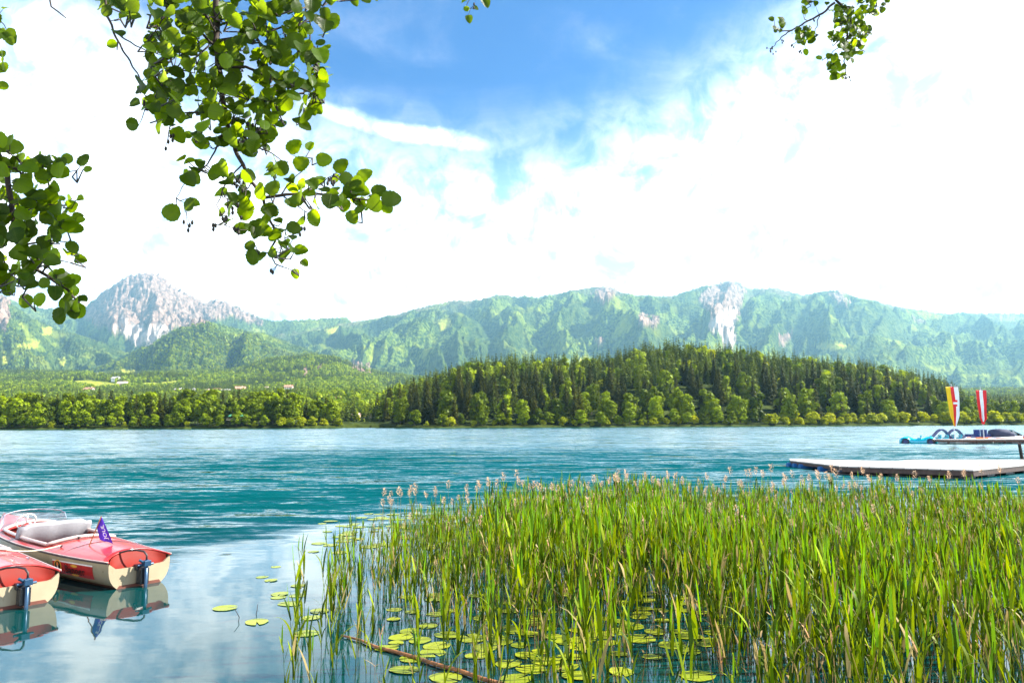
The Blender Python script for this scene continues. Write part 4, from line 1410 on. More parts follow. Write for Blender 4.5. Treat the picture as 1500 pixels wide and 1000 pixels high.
def reed(seed, h, kind='green'):
    g = random.Random(seed)
    V_, F_, T_ = [], [], []

    def put(v, f, c):
        b = len(V_); V_.extend(v); F_.extend([tuple(i + b for i in q) for q in f]); T_.extend([c] * len(v))
    lean = (g.uniform(-.10, .10), g.uniform(-.10, .10))
    if kind == 'dead': lean = (g.uniform(-.3, .3), g.uniform(-.3, .3))
    stemc = {'green': (0.035, 0.07, 0.004), 'dead': (0.30, 0.20, 0.09), 'plume': (0.26, 0.20, 0.09), 'rush': (0.015, 0.03, 0.008)}[kind]
    r = .0055 if kind != 'rush' else .004
    n = 5; sv, sf = [], []
    for k in range(n + 1):
        f = k / n; cx = lean[0] * h * f * f; cy = lean[1] * h * f * f
        for q in range(3):
            a = q * 2.094; rr = r * (1 - .55 * f)
            sv.append((cx + rr * math.cos(a), cy + rr * math.sin(a), -.25 + (h + .25) * f))
    for k in range(n):
        for q in range(3):
            a = k * 3 + q; b = k * 3 + (q + 1) % 3
            sf.append((a, b, b + 3, a + 3))
    put(sv, sf, stemc)
    if kind == 'green':
        nl = g.randint(5, 8); a0 = g.random() * 6.28
        for k in range(nl):
            f = .22 + .72 * k / nl + g.uniform(-.04, .04)
            z = h * f
            c = g.random()
            c = c ** 2.0
            cc = (0.022 + .24 * c, 0.055 + .28 * c, 0.001 + .003 * c)
            if g.random() < .10: cc = (.35, .27, .11)
            v, ff = blade((lean[0] * h * f * f, lean[1] * h * f * f, z), a0 + k * 2.6 + g.uniform(-.5, .5), g.uniform(1.24, 1.52), h * g.uniform(.22, .40), g.uniform(.010, .0175), g, g.uniform(.01, .13) if g.random() < .85 else .4)
            put(v, ff, cc)
        v, ff = blade((lean[0] * h, lean[1] * h, h * .93), a0, 1.5, h * .28, .011, g, .03)
        put(v, ff, (.13, .27, .008))
    elif kind == 'dead':
        for k in range(g.randint(0, 3)):
            f = g.uniform(.3, .9)
            v, ff = blade((lean[0] * h * f * f, lean[1] * h * f * f, h * f), g.random() * 6.28, g.uniform(.2, 1.3), h * g.uniform(.15, .35), .008, g, g.uniform(.1, .4))
            put(v, ff, (.36 + .1 * g.random(), .26, .12))
    if kind == 'plume':
        for k in range(46):
            f = k / 46; z = h * (.84 + .17 * f); a = g.random() * 6.28; rr = .040 * math.sin(math.pi * (.12 + .85 * f))
            cx = lean[0] * z * z / h + .03 * f * f + rr * math.cos(a); cy = lean[1] * z * z / h + rr * math.sin(a)
            v, ff = blade((cx, cy, z - .02), a, g.uniform(.2, 1.3), .055, .0075, g, .3)
            c = g.uniform(.75, 1.1)
            put(v, ff, (.60 * c, .42 * c, .27 * c))
    return np.array(V_), np.array(F_), np.array(T_)


RV = {k: [reed(s_ * 7 + i_ * 100, h_, k) for s_, h_ in enumerate(hs)] for i_, (k, hs) in enumerate((('green', np.linspace(.95, 1.15, 14)), ('dead', [.7, .9, 1.1, .8, 1.0, .6]), ('plume', [1.0, 1.05, 1.1, 1.15, 1.0, 1.2]), ('rush', [1.0, 1.1, 1.2, .9])))}


def merge(items):
    """items: list of ((V,F,T), x, y, scale, rot, tint mult)"""
    VV, FF, TT_ = [], [], []; b = 0
    for (V_, F_, T_), x, y, s_, a, c in items:
        ca, sa = math.cos(a) * s_, math.sin(a) * s_
        W_ = np.stack([V_[:, 0] * ca - V_[:, 1] * sa + x, V_[:, 0] * sa + V_[:, 1] * ca + y, V_[:, 2] * s_], 1)
        VV.append(W_); FF.append(F_ + b); TT_.append(T_ * c); b += len(V_)
    return np.concatenate(VV), np.concatenate(FF), np.concatenate(TT_)


def reed_obj(name, items, parent=None):
    V_, F_, T_ = merge(items)
    me_ = np_mesh(name, V_, F_, M_REED, attrs={'tint': np.concatenate([T_, np.ones((len(T_), 1))], 1)})
    return link(bpy.data.objects.new(name, me_), parent)


# bed outline on the water, from the left gap round to the far edge
BED = [atz(px, py, 0) for px, py in [(520, 1075), (478, 985), (470, 930), (476, 880), (490, 840), (505, 805), (540, 785), (600, 775), (680, 768), (760, 757), (860, 750), (960, 745), (1100, 742), (1250, 745), (1400, 748), (1620, 752), (2100, 800), (2300, 1100), (1400, 1200)]]
BEDP = np.array([(p.x, p.y) for p in BED])


def inbed(x, y):
    ins = False; n = len(BEDP)
    for i in range(n):
        x1, y1 = BEDP[i]; x2, y2 = BEDP[(i + 1) % n]
        if (y1 > y) != (y2 > y) and x < (x2 - x1) * (y - y1) / (y2 - y1) + x1:
            ins = not ins
    return ins


def dens(x, y):
    """shoots per unit: thin at the near left where the lily pads float, dense to the right"""
    u = x / y
    pxx = 750 + FOC * u
    d_ = .5 + .5 * sst(np.array(y), 8.5, 12.5)
    d_ *= .35 + .65 * sst(np.array(pxx), 480, 800)
    gap = math.exp(-((pxx - 900) / 170) ** 2) * (1 - float(sst(np.array(y), 8.3, 10.6)))
    gap2 = math.exp(-((pxx - 640) / 80) ** 2) * (1 - float(sst(np.array(y), 8.0, 10.6)))
    d_ *= (1 - .62 * gap) * (1 - .5 * gap2)
    if pxx > 1030: d_ = max(d_, .85)
    d_ *= .35 + .95 * max(0, min(1, .5 + float(perlin(np.array([x * .9]), np.array([y * .6]))[0])))
    return float(d_)


items, single = [], []
x_lo, x_hi, y_lo, y_hi = -4.6, 18.5, 4.9, 24.0
N_TRY = 25000
rr_ = random.Random(21)
for k in range(N_TRY):
    x = rr_.uniform(x_lo, x_hi); y = rr_.uniform(y_lo, y_hi)
    if abs(x / y) > .80 or not inbed(x, y): continue
    if y < 6.6 and rr_.random() > .55: continue
    if rr_.random() > dens(x, y): continue
    pxx = 750 + FOC * x / y
    hs = .90 + .07 * math.sin(x * .7) + .24 * rr_.uniform(-1, 1) - (.30 if pxx < 560 else .12 if pxx < 700 else 0) - (.26 if y > 15 else .12 if y > 12 else 0) - (.06 if pxx > 1000 else 0)
    r_ = rr_.random()
    kd = 'green' if r_ < .70 else 'dead' if r_ < .92 else 'plume' if (y > 12 and r_ < .975) else 'rush'
    if kd == 'plume': hs *= .95
    items.append((rr_.choice(RV[kd]), x, y, max(.45, hs), rr_.random() * 6.28, rr_.uniform(.72, 1.25)))
print('reeds', len(items))
tag(reed_obj('reed_bed', items), 'dense bed of green reeds standing in the shallow water', 'reeds', kind='stuff')


def one_reed(kd, x, y, s_, label, group):
    v = rr_.choice(RV[kd])
    o = reed_obj('reed_stalk', [(v, 0, 0, s_, rr_.random() * 6.28, 1.1 if kd == 'plume' else rr_.uniform(.8, 1.15))])
    o.location = (x, y, 0)
    tag(o, label, 'reed', group)


# feathery old flower heads along the far edge, each a stalk of its own
for k in range(112):
    f = (k + rr_.random()) / 112
    px = 560 + 720 * f
    dd_ = rr_.gauss(0, 1.3)
    py = np.interp(px, [560, 760, 960, 1280], [772, 756, 747, 745]) + 4 + abs(dd_) * 6
    p = atz(px, py, 0)
    zone = 'left end' if px < 660 else 'left part' if px < 760 else 'left of the middle' if px < 880 else 'right of the middle' if px < 1020 else 'right part' if px < 1150 else 'right end'
    hh_ = rr_.uniform(.72, 1.22)
    one_reed('plume', p.x, p.y, hh_ * (0.85 if px < 700 else 1.0), ('tall' if hh_ > 1.1 else 'short' if hh_ < .97 else 'middling') + ' old reed with pale feathery plume at the far bed edge, ' + zone, 'plumed reeds along the far edge, ' + zone)
for k in range(26):
    px = 1290 + k * 8.5; p = atz(px, 748 + rr_.random() * 8, 0)
    one_reed('plume' if k % 3 == 0 else 'rush', p.x, p.y, rr_.uniform(.95, 1.25), 'old reed with a pale plume in front of the floating platform' if k % 3 == 0 else 'thin dark rush stem at the far right of the reed bed', 'stems in front of the floating platform')
# two cattail like stems rising alone
for px, py, h_ in ((559, 792, .98), (573, 790, .95), (738, 768, 1.25), (722, 768, 1.0)):
    p = atz(px, py, 0)
    one_reed('plume' if px < 600 else 'rush', p.x, p.y, h_ * .9, {559: 'lone pale tipped reed above the far lily pads, left of the pair', 573: 'lone pale tipped reed above the far lily pads, right of the pair', 738: 'single thin dark rush leaning right above the far lily pads', 722: 'thin short rush left of the leaning dark one'}[px], None)
# loose shoots on the left side of the bed
LEFT = [(432, 1000, .95), (437, 985, 1.25), (443, 960, 1.05), (430, 1035, 1.1), (446, 905, .95), (441, 880, .9), (470, 990, .8), (478, 945, 1.0), (484, 965, 1.1), (492, 985, 1.0), (488, 900, .95), (482, 880, .9), (496, 870, .9), (503, 925, 1.0), (500, 850, .8), (512, 870, .9), (418, 1050, .75), (462, 1060, .75), (455, 1080, .9), (520, 1000, 1.05), (508, 830, .8), (516, 815, .7), (487, 1010, 1.2), (528, 955, 1.1)]
for k, (px, py, s_) in enumerate(LEFT):
    p = atz(px, py, 0)
    lab = 'loose green reed at the left bed fringe, ' + (('nearest the camera' if py > 980 else 'in the middle distance' if py > 890 else 'farthest of the fringe') + (', left clump' if px < 450 else ', middle clump' if px < 486 else ', beside the dense bed'))
    one_reed('green', p.x, p.y, s_ * .9, lab, 'loose reeds at the left fringe')

# ------------------------------------------------------------- lily pads
def pad_mat(nm, c1, c2):
    m = bpy.data.materials.new(nm); m.use_nodes = True
    t = NT(m.node_tree)
    tcn = t.n('ShaderNodeTexCoord').outputs['Object']
    sp_ = t.n('ShaderNodeSeparateXYZ', {0: tcn})
    an = t.m('ARCTAN2', sp_.outputs[1], sp_.outputs[0])
    v = t.m('POWER', t.m('ABSOLUTE', t.m('SINE', t.m('MULTIPLY', an, 9.0))), 9.0)
    nz = t.noise(tcn, 7.0, 5, .65)
    oi = t.n('ShaderNodeObjectInfo').outputs['Random']
    c = t.mix(t.m('ADD', t.m('MULTIPLY', nz, .6), t.m('MULTIPLY', oi, .5), clamp=True), c1, c2)
    c = t.mix(t.m('MULTIPLY', v, .22), c, (.50, .52, .05))
    c = t.mix(t.m('MULTIPLY', t.ss(t.noise(tcn, 16.0, 3), .66, .74), .6), c, (.12, .07, .02))
    b_ = t.n('ShaderNodeBsdfPrincipled', {'Base Color': c, 'Roughness': .38, 'Specular IOR Level': .4})
    t.n('ShaderNodeOutputMaterial', {0: b_.outputs[0]})
    return m


M_PAD = pad_mat('lily_pad', (.11, .16, .003), (.27, .29, .006))
PADS = []
for s_ in range(6):
    g = random.Random(s_ + 60); V_ = [(0, 0, .012)]; n = 30
    for ring, rr2 in ((0, .5), (1, 1.0)):
        for k in range(n + 1):
            a = .16 + (2 * math.pi - .32) * k / n
            r_ = rr2 * (1 + .035 * math.sin(a * 3 + s_) + .02 * math.sin(a * 7 + s_ * 2))
            z = .010 + (.004 * math.sin(a * 4 + s_) + (.03 * max(0, math.sin(a + s_)) if s_ % 3 == 0 else 0)) * rr2 ** 3
            V_.append((.5 * 1.15 * r_ * math.cos(a), .5 * r_ * math.sin(a), max(.006, z)))
    F_ = [(0, 1 + k, 2 + k) for k in range(n)] + [(1 + k, n + 2 + k, n + 3 + k, 2 + k) for k in range(n)]
    me_ = bpy.data.meshes.new('lily_pad'); me_.from_pydata(V_, [], F_); me_.materials.append(M_PAD); PADS.append(me_)
placed = []


def pad(px, py, d, label, group):
    p = atz(px, py, 0)
    for q, r2 in placed:
        if (q - p).length < (r2 + d) * .40: return False
    d *= .86
    placed.append((p, d))
    o = bpy.data.objects.new('lily_pad', rr_.choice(PADS)); link(o)
    o.location = (p.x, p.y, .002 + rr_.random() * .006); o.scale = (d, d, d); o.rotation_euler = (0, 0, rr_.random() * 6.28)
    tag(o, label, 'lily pad', group); return True


NEAR = [(604, 965, .30), (592, 981, .33), (653, 993, .36), (745, 972, .32), (770, 960, .28), (778, 980, .34), (800, 968, .34), (835, 962, .30), (828, 978, .32), (848, 990, .36), (875, 995, .38), (910, 984, .30), (1022, 990, .38), (795, 990, .34), (756, 995, .36),
        (615, 938, .30), (640, 946, .34), (655, 930, .34), (690, 935, .38), (712, 948, .34), (600, 925, .28), (735, 940, .3), (830, 940, .30), (850, 948, .30), (880, 930, .36), (905, 925, .34), (940, 936, .38), (925, 918, .36), (960, 925, .30), (985, 945, .34), (860, 925, .3), (820, 935, .32), (845, 955, .3), (700, 960, .3)]
for px, py, d in NEAR:
    row = 'frontmost' if py > 975 else 'near' if py > 945 else 'second band of'
    pad(px, py, d, 'large yellow green lily pad, %s row between the reeds, %s' % (row, 'left side' if px < 720 else 'middle' if px < 870 else 'right side') if row != 'second band of' else 'large yellow lily pad crowded behind the near row, ' + ('left side' if px < 720 else 'middle' if px < 870 else 'right side'), 'near lily pads')
for k in range(125):
    px, py = rr_.uniform(560, 1060), rr_.uniform(870, 962)
    pad(px, py, rr_.uniform(.20, .34), 'lily pad half hidden among the reed stems, %s band, %s' % ('near' if py > 930 else 'middle' if py > 900 else 'far', 'left end' if px < 660 else 'left side' if px < 760 else 'middle' if px < 860 else 'right side' if px < 960 else 'right end'), 'lily pads among the reed stems')
for px, py, d in ((330, 891, .34), (352, 888, .28), (376, 911, .34), (366, 913, .3), (410, 870, .3), (425, 884, .36), (440, 886, .3), (408, 875, .24), (436, 872, .28), (397, 850, .24), (384, 845, .22), (448, 928, .34), (455, 905, .28), (437, 858, .26), (404, 830, .2), (395, 909, .3), (468, 895, .3)):
    pad(px, py, d, 'yellow lily pad on open water left of the reeds, ' + ('nearest band' if py > 900 else 'middle band' if py > 865 else 'farthest band'), 'lily pads on the open water')
for k in range(150):
    f = rr_.random(); px = 470 + 380 * f + rr_.gauss(0, 12); py = rr_.choice([754, 760, 765, 771, 779, 788, 800]) + rr_.gauss(0, 2.2) + (8 if px < 520 else 0)
    if py < 752: continue
    pad(px, py, rr_.uniform(.24, .44), 'pale lily pad in the far patch beyond the reeds, %s band, %s' % ('far' if py < 765 else 'middle' if py < 782 else 'near', 'left end' if px < 540 else 'left part' if px < 620 else 'middle' if px < 700 else 'right end'), 'lily pads in the far patch')
# log and sticks
a_, b_ = atz(500, 930, .02), atz(745, 1004, .03)
pts_ = [a_.lerp(b_, k / 8) + Vector((.02 * math.sin(k * 1.7), .03 * math.sin(k * 2.3), 0)) for k in range(9)]
lg = MB().tube(pts_, [.012, .015, .018, .020, .020, .022, .022, .023, .024], 8).build('fallen_pole', pmat('orange_wood', (0.26, 0.10, 0.03), .7, var=.4, scale=9, grime=.4), None, True)
tag(lg, 'orange brown fallen pole floating diagonally among the near lily pads', 'pole')
for (px, py, dx, dz, lab) in ((348, 915, -.05, .14, 'short bent stick poking out of the water beside two pads'), (374, 905, .02, .12, 'tiny dark stick poking out of the water behind two pads')):
    p = atz(px, py, -.05)
    s_ = MB().tube([p, p + Vector((.02, 0, .10)), p + Vector((dx, .02, dz + .06))], [.006, .005, .004], 5).build('stick', M_RUB)
    tag(s_, lab, 'stick')
# ------------------------------------------------------------- overhanging alder branches
def alder_mat():
    m = bpy.data.materials.new('alder_leaf'); m.use_nodes = True
    t = NT(m.node_tree)
    uv = t.n('ShaderNodeUVMap', uv_map='UVMap').outputs[0]
    s2 = t.n('ShaderNodeSeparateXYZ', {0: uv})
    ux, vy = s2.outputs[0], s2.outputs[1]
    ax = t.m('ABSOLUTE', ux)
    # side veins run obliquely from the midrib
    ph = t.m('SUBTRACT', t.m('MULTIPLY', vy, 6.5), t.m('MULTIPLY', ax, 4.6))
    fr_ = t.m('ABSOLUTE', t.m('SUBTRACT', t.m('FRACT', ph), .5))
    vein = t.m('MAXIMUM', t.m('SUBTRACT', 1.0, t.ss(fr_, .03, .10)), t.m('SUBTRACT', 1.0, t.ss(ax, .012, .04)))
    tn = t.n('ShaderNodeAttribute', attribute_name='tint').outputs['Fac']
    nz = t.noise(t.n('ShaderNodeTexCoord').outputs['Object'], 28.0, 4, .6)
    f = t.m('ADD', t.m('MULTIPLY', tn, .8), t.m('MULTIPLY', nz, .3), clamp=True)
    c = t.mix(f, (.004, .012, .001), (.055, .11, .002))
    c = t.mix(t.m('MULTIPLY', vein, .35), c, (.20, .26, .03))
    tc_ = t.mix(f, (.03, .09, .001), (.58, .76, .003))
    tc_ = t.mix(t.m('MULTIPLY', vein, .45), tc_, (.12, .16, .01))
    bmp_ = t.n('ShaderNodeBump', {'Height': t.m('SUBTRACT', nz, vein), 'Strength': .35, 'Distance': .002}).outputs[0]
    d = t.n('ShaderNodeBsdfPrincipled', {'Base Color': c, 'Roughness': .42, 'Specular IOR Level': .22, 'Normal': bmp_})
    tr = t.n('ShaderNodeBsdfTranslucent', {'Color': tc_})
    t.n('ShaderNodeOutputMaterial', {0: t.n('ShaderNodeMixShader', {0: .56, 1: d.outputs[0], 2: tr.outputs[0]}).outputs[0]})
    return m


M_ALDER = alder_mat()
M_TWIG = pmat('alder_bark', (0.045, 0.030, 0.022), .8, var=.3, scale=20)
M_CONE = pmat('alder_cone', (0.035, 0.028, 0.022), .8, var=.4, scale=60)


def leaf_shape(g):
    """round, notched alder leaf, stalk end at origin, unit length; returns V, F, UV"""
    n = 15; V_, U_2 = [], []
    asp = g.uniform(.40, .50); cup = g.uniform(-.25, .65); tw = g.uniform(-.25, .25)
    rows = 11
    for j in range(rows + 1):
        f = j / rows
        wd = asp * (math.sin(math.pi * (f * .93 + .035) ** .82)) ** .58
        if j == 0: wd = .02
        if j == rows: wd = .10
        for i in range(5):
            q = (i - 2) / 2
            jag_ = 1 + ((.07 if j % 2 else -.03) + g.uniform(-.03, .03) if abs(q) == 1 and 0 < j < rows else 0)
            x = q * wd * jag_
            z = cup * abs(q) ** 1.5 * wd - .16 * f * f + tw * q * f * .2 + .015 * math.sin(f * 14) * abs(q)
            V_.append((x, f, z)); U_2.append((x / .5, f))
    F_ = []
    for j in range(rows):
        for i in range(4):
            a = j * 5 + i; F_.append((a, a + 1, a + 6, a + 5))
    return np.array(V_), np.array(F_), np.array(U_2)


LS = [leaf_shape(random.Random(s_)) for s_ in range(16)]


def inpx(poly, x, y):
    ins = False; n = len(poly)
    for i in range(n):
        x1, y1 = poly[i]; x2, y2 = poly[(i + 1) % n]
        if (y1 > y) != (y2 > y) and x < (x2 - x1) * (y - y1) / (y2 - y1) + x1:
            ins = not ins
    return ins


def branch(label, Y0, spread, stems, polys, leafpx, explicit, cones, seed, up=True):
    g = random.Random(seed)
    o = empty('alder_branch', at(stems[0][0][0][0], stems[0][0][0][1], Y0))
    org = Vector(o.location)
    tag(o, label, 'branch')
    tw = MB(); nodes = []
    px_m = Y0 / FOC
    for pts, r0, dz in stems:
        P_ = []
        for i in range(len(pts) - 1):
            for k in range(6):
                f = k / 6
                x = pts[i][0] * (1 - f) + pts[i + 1][0] * f; y = pts[i][1] * (1 - f) + pts[i + 1][1] * f
                P_.append((x, y))
        P_.append(pts[-1])
        n = len(P_); Q = []
        for i, (x, y) in enumerate(P_):
            q = at(x + .9 * math.sin(i * 1.3 + r0), y, Y0 + dz * i / n + .01 * math.sin(i * .8))
            Q.append(q - org); nodes.append((x, y, q - org))
        tw.tube(Q, [r0 * px_m * (1 - .72 * i / n) for i in range(n)], 7)
    # leaves: scattered in the outline, grown from the nearest twig
    L_ = []
    for poly, cnt in polys:
        xs = [p[0] for p in poly]; ys_ = [p[1] for p in poly]; k = 0; tries = 0
        while k < cnt and tries < cnt * 60:
            tries += 1
            x, y = g.uniform(min(xs), max(xs)), g.uniform(min(ys_), max(ys_))
            if inpx(poly, x, y):
                L_.append((x, y, leafpx * g.uniform(.62, 1.12), None)); k += 1
    for e_ in explicit:
        L_.append((e_[0], e_[1], e_[2] * 1.85, e_[3] if len(e_) > 3 else None))
    L_.sort(key=lambda l: min((l[0] - n_[0]) ** 2 + (l[1] - n_[1]) ** 2 for n_ in nodes))
    VV, FF, UU, TT_ = [], [], [], []; b = 0
    pet = MB()
    for x, y, s_, ang_ in L_:
        dpt = Y0 + g.gauss(0, spread)
        c = at(x, y, dpt) - org
        # base of the leaf towards its twig
        best = min(nodes, key=lambda n_: (x - n_[0]) ** 2 + (y - n_[1]) ** 2)
        dv = (c - best[2]); L = s_ * px_m
        dr = Vector((dv.x, dv.y * .3, dv.z)); dr = dr.normalized() if dr.length > 1e-4 else Vector((0, 0, -1))
        dr = (dr + Vector((g.gauss(0, .45), g.gauss(0, .35), g.gauss(-.25, .35)))).normalized()
        if ang_ is not None:
            dr = Vector((math.cos(ang_), g.uniform(-.2, .2), math.sin(ang_))).normalized()
        base = c - dr * L * .5
        # blade plane: mostly turned to the viewer, sometimes edge on
        nr = Vector((g.gauss(0, .55), -1.0 + g.gauss(0, .3), g.gauss(.35, .6)))
        if ang_ is not None: nr = Vector((g.gauss(0, .15), -1, g.gauss(.1, .2)))
        nr = (nr - dr * nr.dot(dr)).normalized()
        sx_ = dr.cross(nr).normalized()
        M_ = np.array([[sx_.x, dr.x, nr.x], [sx_.y, dr.y, nr.y], [sx_.z, dr.z, nr.z]]) * L
        V_, F_, U_3 = g.choice(LS)
        VV.append(V_ @ M_.T + np.array(base)); FF.append(F_ + b); UU.append(U_3); b += len(V_)
        TT_.append(np.full(len(V_), g.random() ** 1.6))
        # side twig with a kink and a short stalk
        mid = best[2].lerp(base, .55) + Vector((g.gauss(0, .05), g.gauss(0, .05), -.07)) * (base - best[2]).length
        far_ = (base - best[2]).length
        r_ = min(.0035, .0011 + far_ * .008) * (Y0 / 2.8) * (leafpx / 30) * 1.3
        pet.tube([best[2], mid, base, base + dr * L * .04], [r_, r_ * .8, r_ * .5, r_ * .35], 4, cap=False)
        nodes.append((750 + FOC * 0 + x * 0 + (x * .5 + best[0] * .5) - 750, (y * .5 + best[1] * .5), mid))
    me_ = np_mesh('leaves', np.concatenate(VV), np.concatenate(FF), M_ALDER, True, attrs={'tint': np.concatenate(TT_)}, uv=np.concatenate(UU))
    link(bpy.data.objects.new('leaves', me_), o)
    tw.build('stem', M_TWIG, o, True)
    pet.build('twigs', M_TWIG, o, True)
    for x, y, n in cones:
        cb = MB(); pc = None
        for k in range(n):
            c = at(x + g.gauss(0, 6) * leafpx / 30, y + g.gauss(0, 6) * leafpx / 30, Y0 + g.gauss(0, .03)) - org
            best = min(nodes, key=lambda n_: (x - n_[0]) ** 2 + (y - n_[1]) ** 2)
            r_ = 2.6 * px_m * leafpx / 30
            cb.blob(c, (r_, r_, r_ * 1.7), 7, 5)
            cb.tube([best[2], best[2].lerp(c, .6) + Vector((0, 0, -.004)), c + Vector((0, 0, r_ * 1.4))], [.0016 * leafpx / 30] * 3, 4)
        cb.build('cone_cluster', M_CONE, o, True)
    return o


branch('large leafy alder branch hanging down at upper left, tip pointing right over the lake', 2.8, .20,
       [([(312, -120), (318, -40), (318, 0), (316, 60), (322, 110), (330, 170), (345, 220), (365, 262), (385, 290)], 7.0, .05),
        ([(385, 290), (420, 285), (455, 283), (500, 288), (540, 293), (562, 296)], 2.6, -.05),
        ([(385, 290), (395, 320), (405, 345), (397, 368), (402, 386), (428, 396)], 2.3, .03),
        ([(345, 205), (325, 198), (308, 235), (295, 250), (275, 262), (258, 290)], 1.7, .08),
        ([(138, -90), (148, -30), (158, 25), (172, 60), (190, 90), (205, 115), (213, 140)], 2.4, .04),
        ([(172, 50), (195, 65), (215, 75), (240, 82)], 1.3, .05),
        ([(262, -60), (245, 20), (218, 58)], 1.6, -.1),
        ([(322, 100), (360, 98), (400, 115), (440, 130), (468, 140)], 2.6, -.1),
        ([(318, 60), (380, 50), (420, 38), (472, 28)], 2.4, .1),
        ([(316, 165), (280, 165), (245, 168)], 2.0, .05),
        ([(318, 70), (285, 40), (250, 12)], 2.4, -.1), ([(245, -60), (243, 60), (244, 110), (248, 150)], 2.0, .1),
        ([(345, 190), (375, 215), (400, 225), (422, 245)], 1.6, -.05),
        ([(412, 284), (430, 262), (448, 245), (458, 232)], 1.2, .03), ([(415, 288), (440, 305), (462, 318)], 1.2, .03), ([(455, 283), (478, 262), (490, 255)], 1.0, 0),
        ([(450, -70), (452, 10), (455, 60), (462, 95)], 2.0, .1), ([(380, -80), (385, 0), (392, 60)], 2.4, -.1),
        ([(355, 240), (330, 270), (318, 300), (330, 330)], 1.3, .05)],
       [([(225, -60), (500, -60), (492, 20), (478, 60), (482, 110), (474, 160), (440, 185), (405, 180), (390, 225), (355, 225), (340, 205), (300, 215), (262, 200), (225, 185), (205, 150), (216, 110), (214, 60), (226, 20)], 580),
        ([(128, -50), (226, -50), (220, 12), (190, 30), (182, 60), (165, 45), (148, 10), (128, 4)], 30),
        ([(252, 225), (300, 222), (308, 262), (288, 285), (280, 315), (262, 318), (250, 300), (270, 280), (268, 255)], 10),
        ([(310, 238), (380, 238), (400, 290), (410, 330), (385, 345), (330, 330), (312, 290)], 34),
        ([(388, 232), (415, 235), (425, 262), (395, 270)], 8),
        ([(410, 262), (450, 262), (500, 262), (548, 275), (560, 290), (545, 312), (520, 312), (500, 300), (470, 318), (440, 325), (420, 312)], 42),
        ([(388, 330), (420, 325), (432, 350), (425, 380), (400, 388), (375, 372), (385, 350)], 13)],
       25,
       [(250, 311, 16, 3.0), (193, 182, 13, 3.0), (197, 152, 12, 3.0), (207, 125, 14), (164, 65, 10, 3.3), (222, 22, 8), (573, 290, 15, .05), (566, 302, 12, -.9), (555, 280, 12, .6), (535, 258, 13, .8), (433, 401, 10, -1.4), (371, 376, 14, -1.7), (441, 367, 12, .1), (446, 385, 8, -.8),
        (366, 360, 9, 3.1), (372, 340, 11), (418, 358, 10), (430, 333, 12, -.5), (460, 322, 12, -1.1), (516, 318, 11, -1.2), (527, 306, 9), (432, 215, 15, 1.0), (455, 214, 10, 1.4), (442, 240, 13, .6), (475, 235, 12, .4), (500, 243, 15, .9), (508, 262, 13), (412, 80, 20, -.9), (447, 72, 16, -1.2), (465, 120, 15, -.8), (462, 158, 14, -.6), (447, 185, 10, -.5),
        (400, 275, 13, 1.2), (395, 310, 12), (352, 335, 13, 3.0), (520, 2, 9, -1.2), (536, -2, 9, -.6), (548, -3, 7)],
       [(245, 208, 5), (160, 15, 2), (215, 150, 3), (275, 332, 4), (330, 320, 6), (345, 335, 6), (312, 330, 3), (372, 190, 5), (440, 335, 4), (485, 265, 6), (465, 105, 5), (395, 180, 5), (350, 270, 8), (370, 60, 6), (280, 120, 6), (420, 140, 4), (400, 398, 2), (340, 300, 6)], 5)

branch('dense dark alder branch hanging at the left edge in front of the mountains', 3.0, .16,
       [([(-60, 120), (-20, 190), (10, 250), (18, 310), (24, 350), (40, 385), (70, 405), (100, 425), (115, 445)], 5.0, .05),
        ([(10, 245), (45, 250), (80, 255), (112, 250)], 2.2, .05), ([(18, 310), (55, 300), (90, 300)], 2.0, -.05), ([(30, 360), (70, 352), (105, 355)], 1.8, .05), ([(-10, 210), (15, 225), (35, 240)], 1.5, 0), ([(60, 400), (80, 380), (105, 385)], 1.6, .03), ([(-30, 330), (0, 370), (20, 410)], 2.0, 0)],
       [([(-60, 200), (22, 202), (32, 212), (34, 232), (60, 232), (82, 240), (88, 262), (100, 285), (108, 300), (115, 310), (112, 340), (108, 370), (112, 400), (100, 415), (75, 410), (45, 425), (0, 420), (-60, 410)], 270),
        ([(80, 228), (118, 236), (112, 252), (85, 256)], 7), ([(78, 405), (112, 400), (118, 440), (112, 460), (92, 460), (82, 440)], 16)],
       25,
       [(122, 234, 12, 1.2), (128, 247, 6, .1), (98, 232, 10), (90, 237, 9), (105, 302, 12), (116, 292, 10), (114, 318, 9, .3), (118, 322, 7, .2), (118, 380, 11, -.1), (108, 372, 10), (104, 430, 12), (113, 455, 12, -1.2), (85, 462, 13, -1.4), (36, 440, 13, -1.8), (56, 438, 11), (12, 425, 12)],
       [(10, 300, 4), (95, 452, 4), (60, 250, 4), (40, 330, 5)], 9)

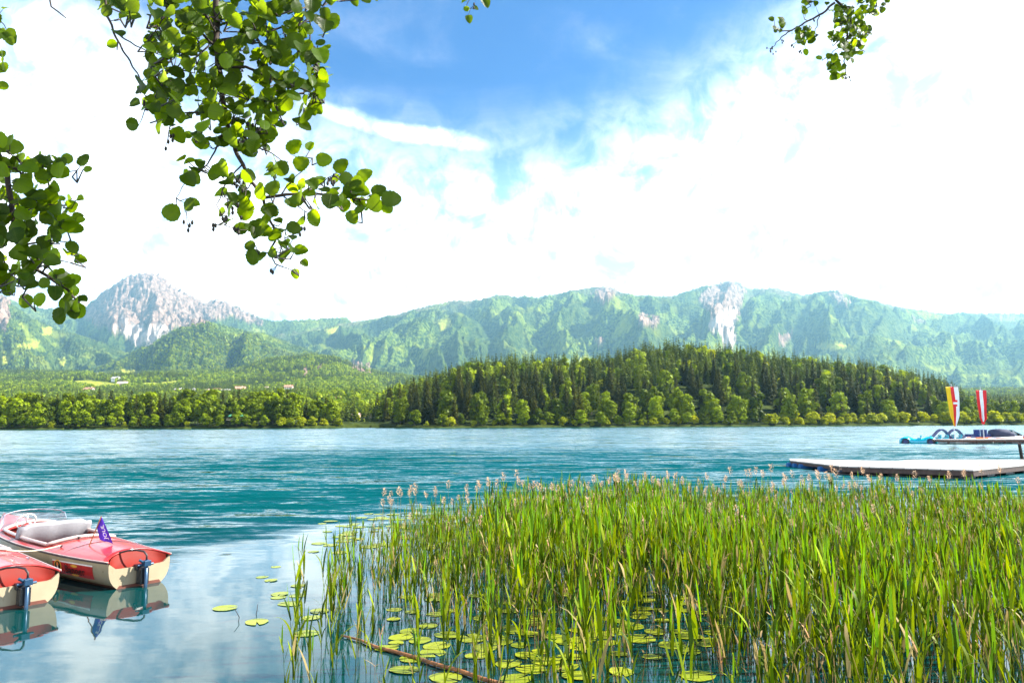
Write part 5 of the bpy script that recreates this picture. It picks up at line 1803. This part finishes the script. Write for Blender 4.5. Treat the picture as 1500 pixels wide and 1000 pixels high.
branch('small sunlit alder spray with dark cones hanging at the top right', 6.4, .16,
       [([(1220, -60), (1225, 0), (1243, 20), (1250, 45)], 2.6, .05), ([(1222, 4), (1205, 20), (1180, 33), (1160, 45), (1142, 46), (1134, 40)], 1.8, .05), ([(1160, 44), (1148, 52), (1138, 62), (1130, 72)], 1.1, 0),
        ([(1243, 20), (1240, 60), (1237, 90), (1240, 112)], 1.6, .03), ([(1240, 60), (1225, 72), (1212, 84)], 1.0, 0), ([(1250, 45), (1262, 52), (1270, 48)], 1.0, 0), ([(1290, -60), (1285, -5), (1282, 18)], 1.6, .05), ([(1200, 22), (1196, 40), (1192, 52)], .9, 0), ([(1240, 90), (1248, 76), (1258, 70)], .9, 0)],
       [([(1168, -50), (1240, -50), (1240, 10), (1222, 16), (1195, 12), (1185, 26), (1176, 18)], 60), ([(1222, 12), (1250, 8), (1268, 30), (1274, 48), (1268, 66), (1254, 76), (1238, 88), (1228, 66), (1216, 58), (1214, 48), (1226, 42)], 170),
        ([(1252, -50), (1304, -50), (1300, 12), (1288, 22), (1266, 20), (1256, 4)], 110), ([(1160, 38), (1192, 40), (1192, 62), (1168, 64)], 36), ([(1212, 76), (1236, 92), (1238, 114), (1220, 114), (1214, 98)], 32), ([(1240, 70), (1262, 76), (1264, 88), (1246, 92)], 10), ([(1128, 26), (1148, 26), (1146, 46), (1132, 44)], 8)],
       11.5, [(1130, 28, 5, 2.9), (1145, 27, 5, .7), (1181, 76, 6, -1.5), (1200, 84, 5, 3.0), (1273, 42, 6, .5), (1275, 50, 4, .1), (1266, 61, 5), (1187, 60, 5)],
       [(1130, 73, 9), (1160, 68, 6), (1172, 76, 6), (1243, 115, 6), (1195, 52, 5), (1192, 30, 4), (1240, 68, 8), (1270, 20, 4), (1211, 92, 2), (1146, 60, 3)], 13)

branch('pair of small leaf sprays dipping in at the top edge near the middle', 3.2, .03,
       [([(700, -50), (690, -12), (684, 8)], 1.2, .02), ([(700, -40), (706, -12), (711, 0)], 1.0, 0)],
       [], 18, [(687, 28, 7, -1.4), (683, 13, 6, 2.0), (697, 12, 5, -.4), (711, 4, 9, -1.0), (680, 2, 5), (724, -8, 8), (690, -8, 8)], [(692, 10, 2)], 17)
branch('few yellow green leaves reaching in at the upper left edge', 3.0, .06,
       [([(-60, -10), (-25, 15), (0, 30), (12, 45)], 1.6, .03), ([(-50, 60), (-20, 80), (0, 100)], 1.4, .02)],
       [([(-40, 5), (5, 10), (16, 30), (20, 60), (8, 62), (-40, 60)], 22), ([(-40, 70), (4, 74), (8, 108), (-40, 110)], 18)],
       22, [(15, 60, 8, -1.0), (8, 12, 6), (4, 125, 9, -.3), (18, 45, 5, .2), (3, 78, 6)], [], 19)
tg = MB().tube([at(x, y, 3.0) for x, y in ((68, -40), (72, -5), (75, 10), (86, 18), (97, 27))], [.005, .004, .0034, .003, .002], 6).build('bare_twig', M_TWIG, None, True)
tag(tg, 'single thin bare twig hanging from the top edge at upper left', 'twig')
# ------------------------------------------------------------- haze
hm = bpy.data.materials.new('haze_air'); hm.use_nodes = True
t = NT(hm.node_tree)
pv = t.n('ShaderNodeVolumePrincipled', {'Color': (0.40, 0.80, 1.0), 'Density': 0.000054, 'Anisotropy': 0.3})
t.n('ShaderNodeOutputMaterial', {'Volume': pv.outputs[0]})
hz = MB().box(-13000, 13000, -400, 13500, -12, 1800).build('haze', hm)
tag(hz, kind='stuff')
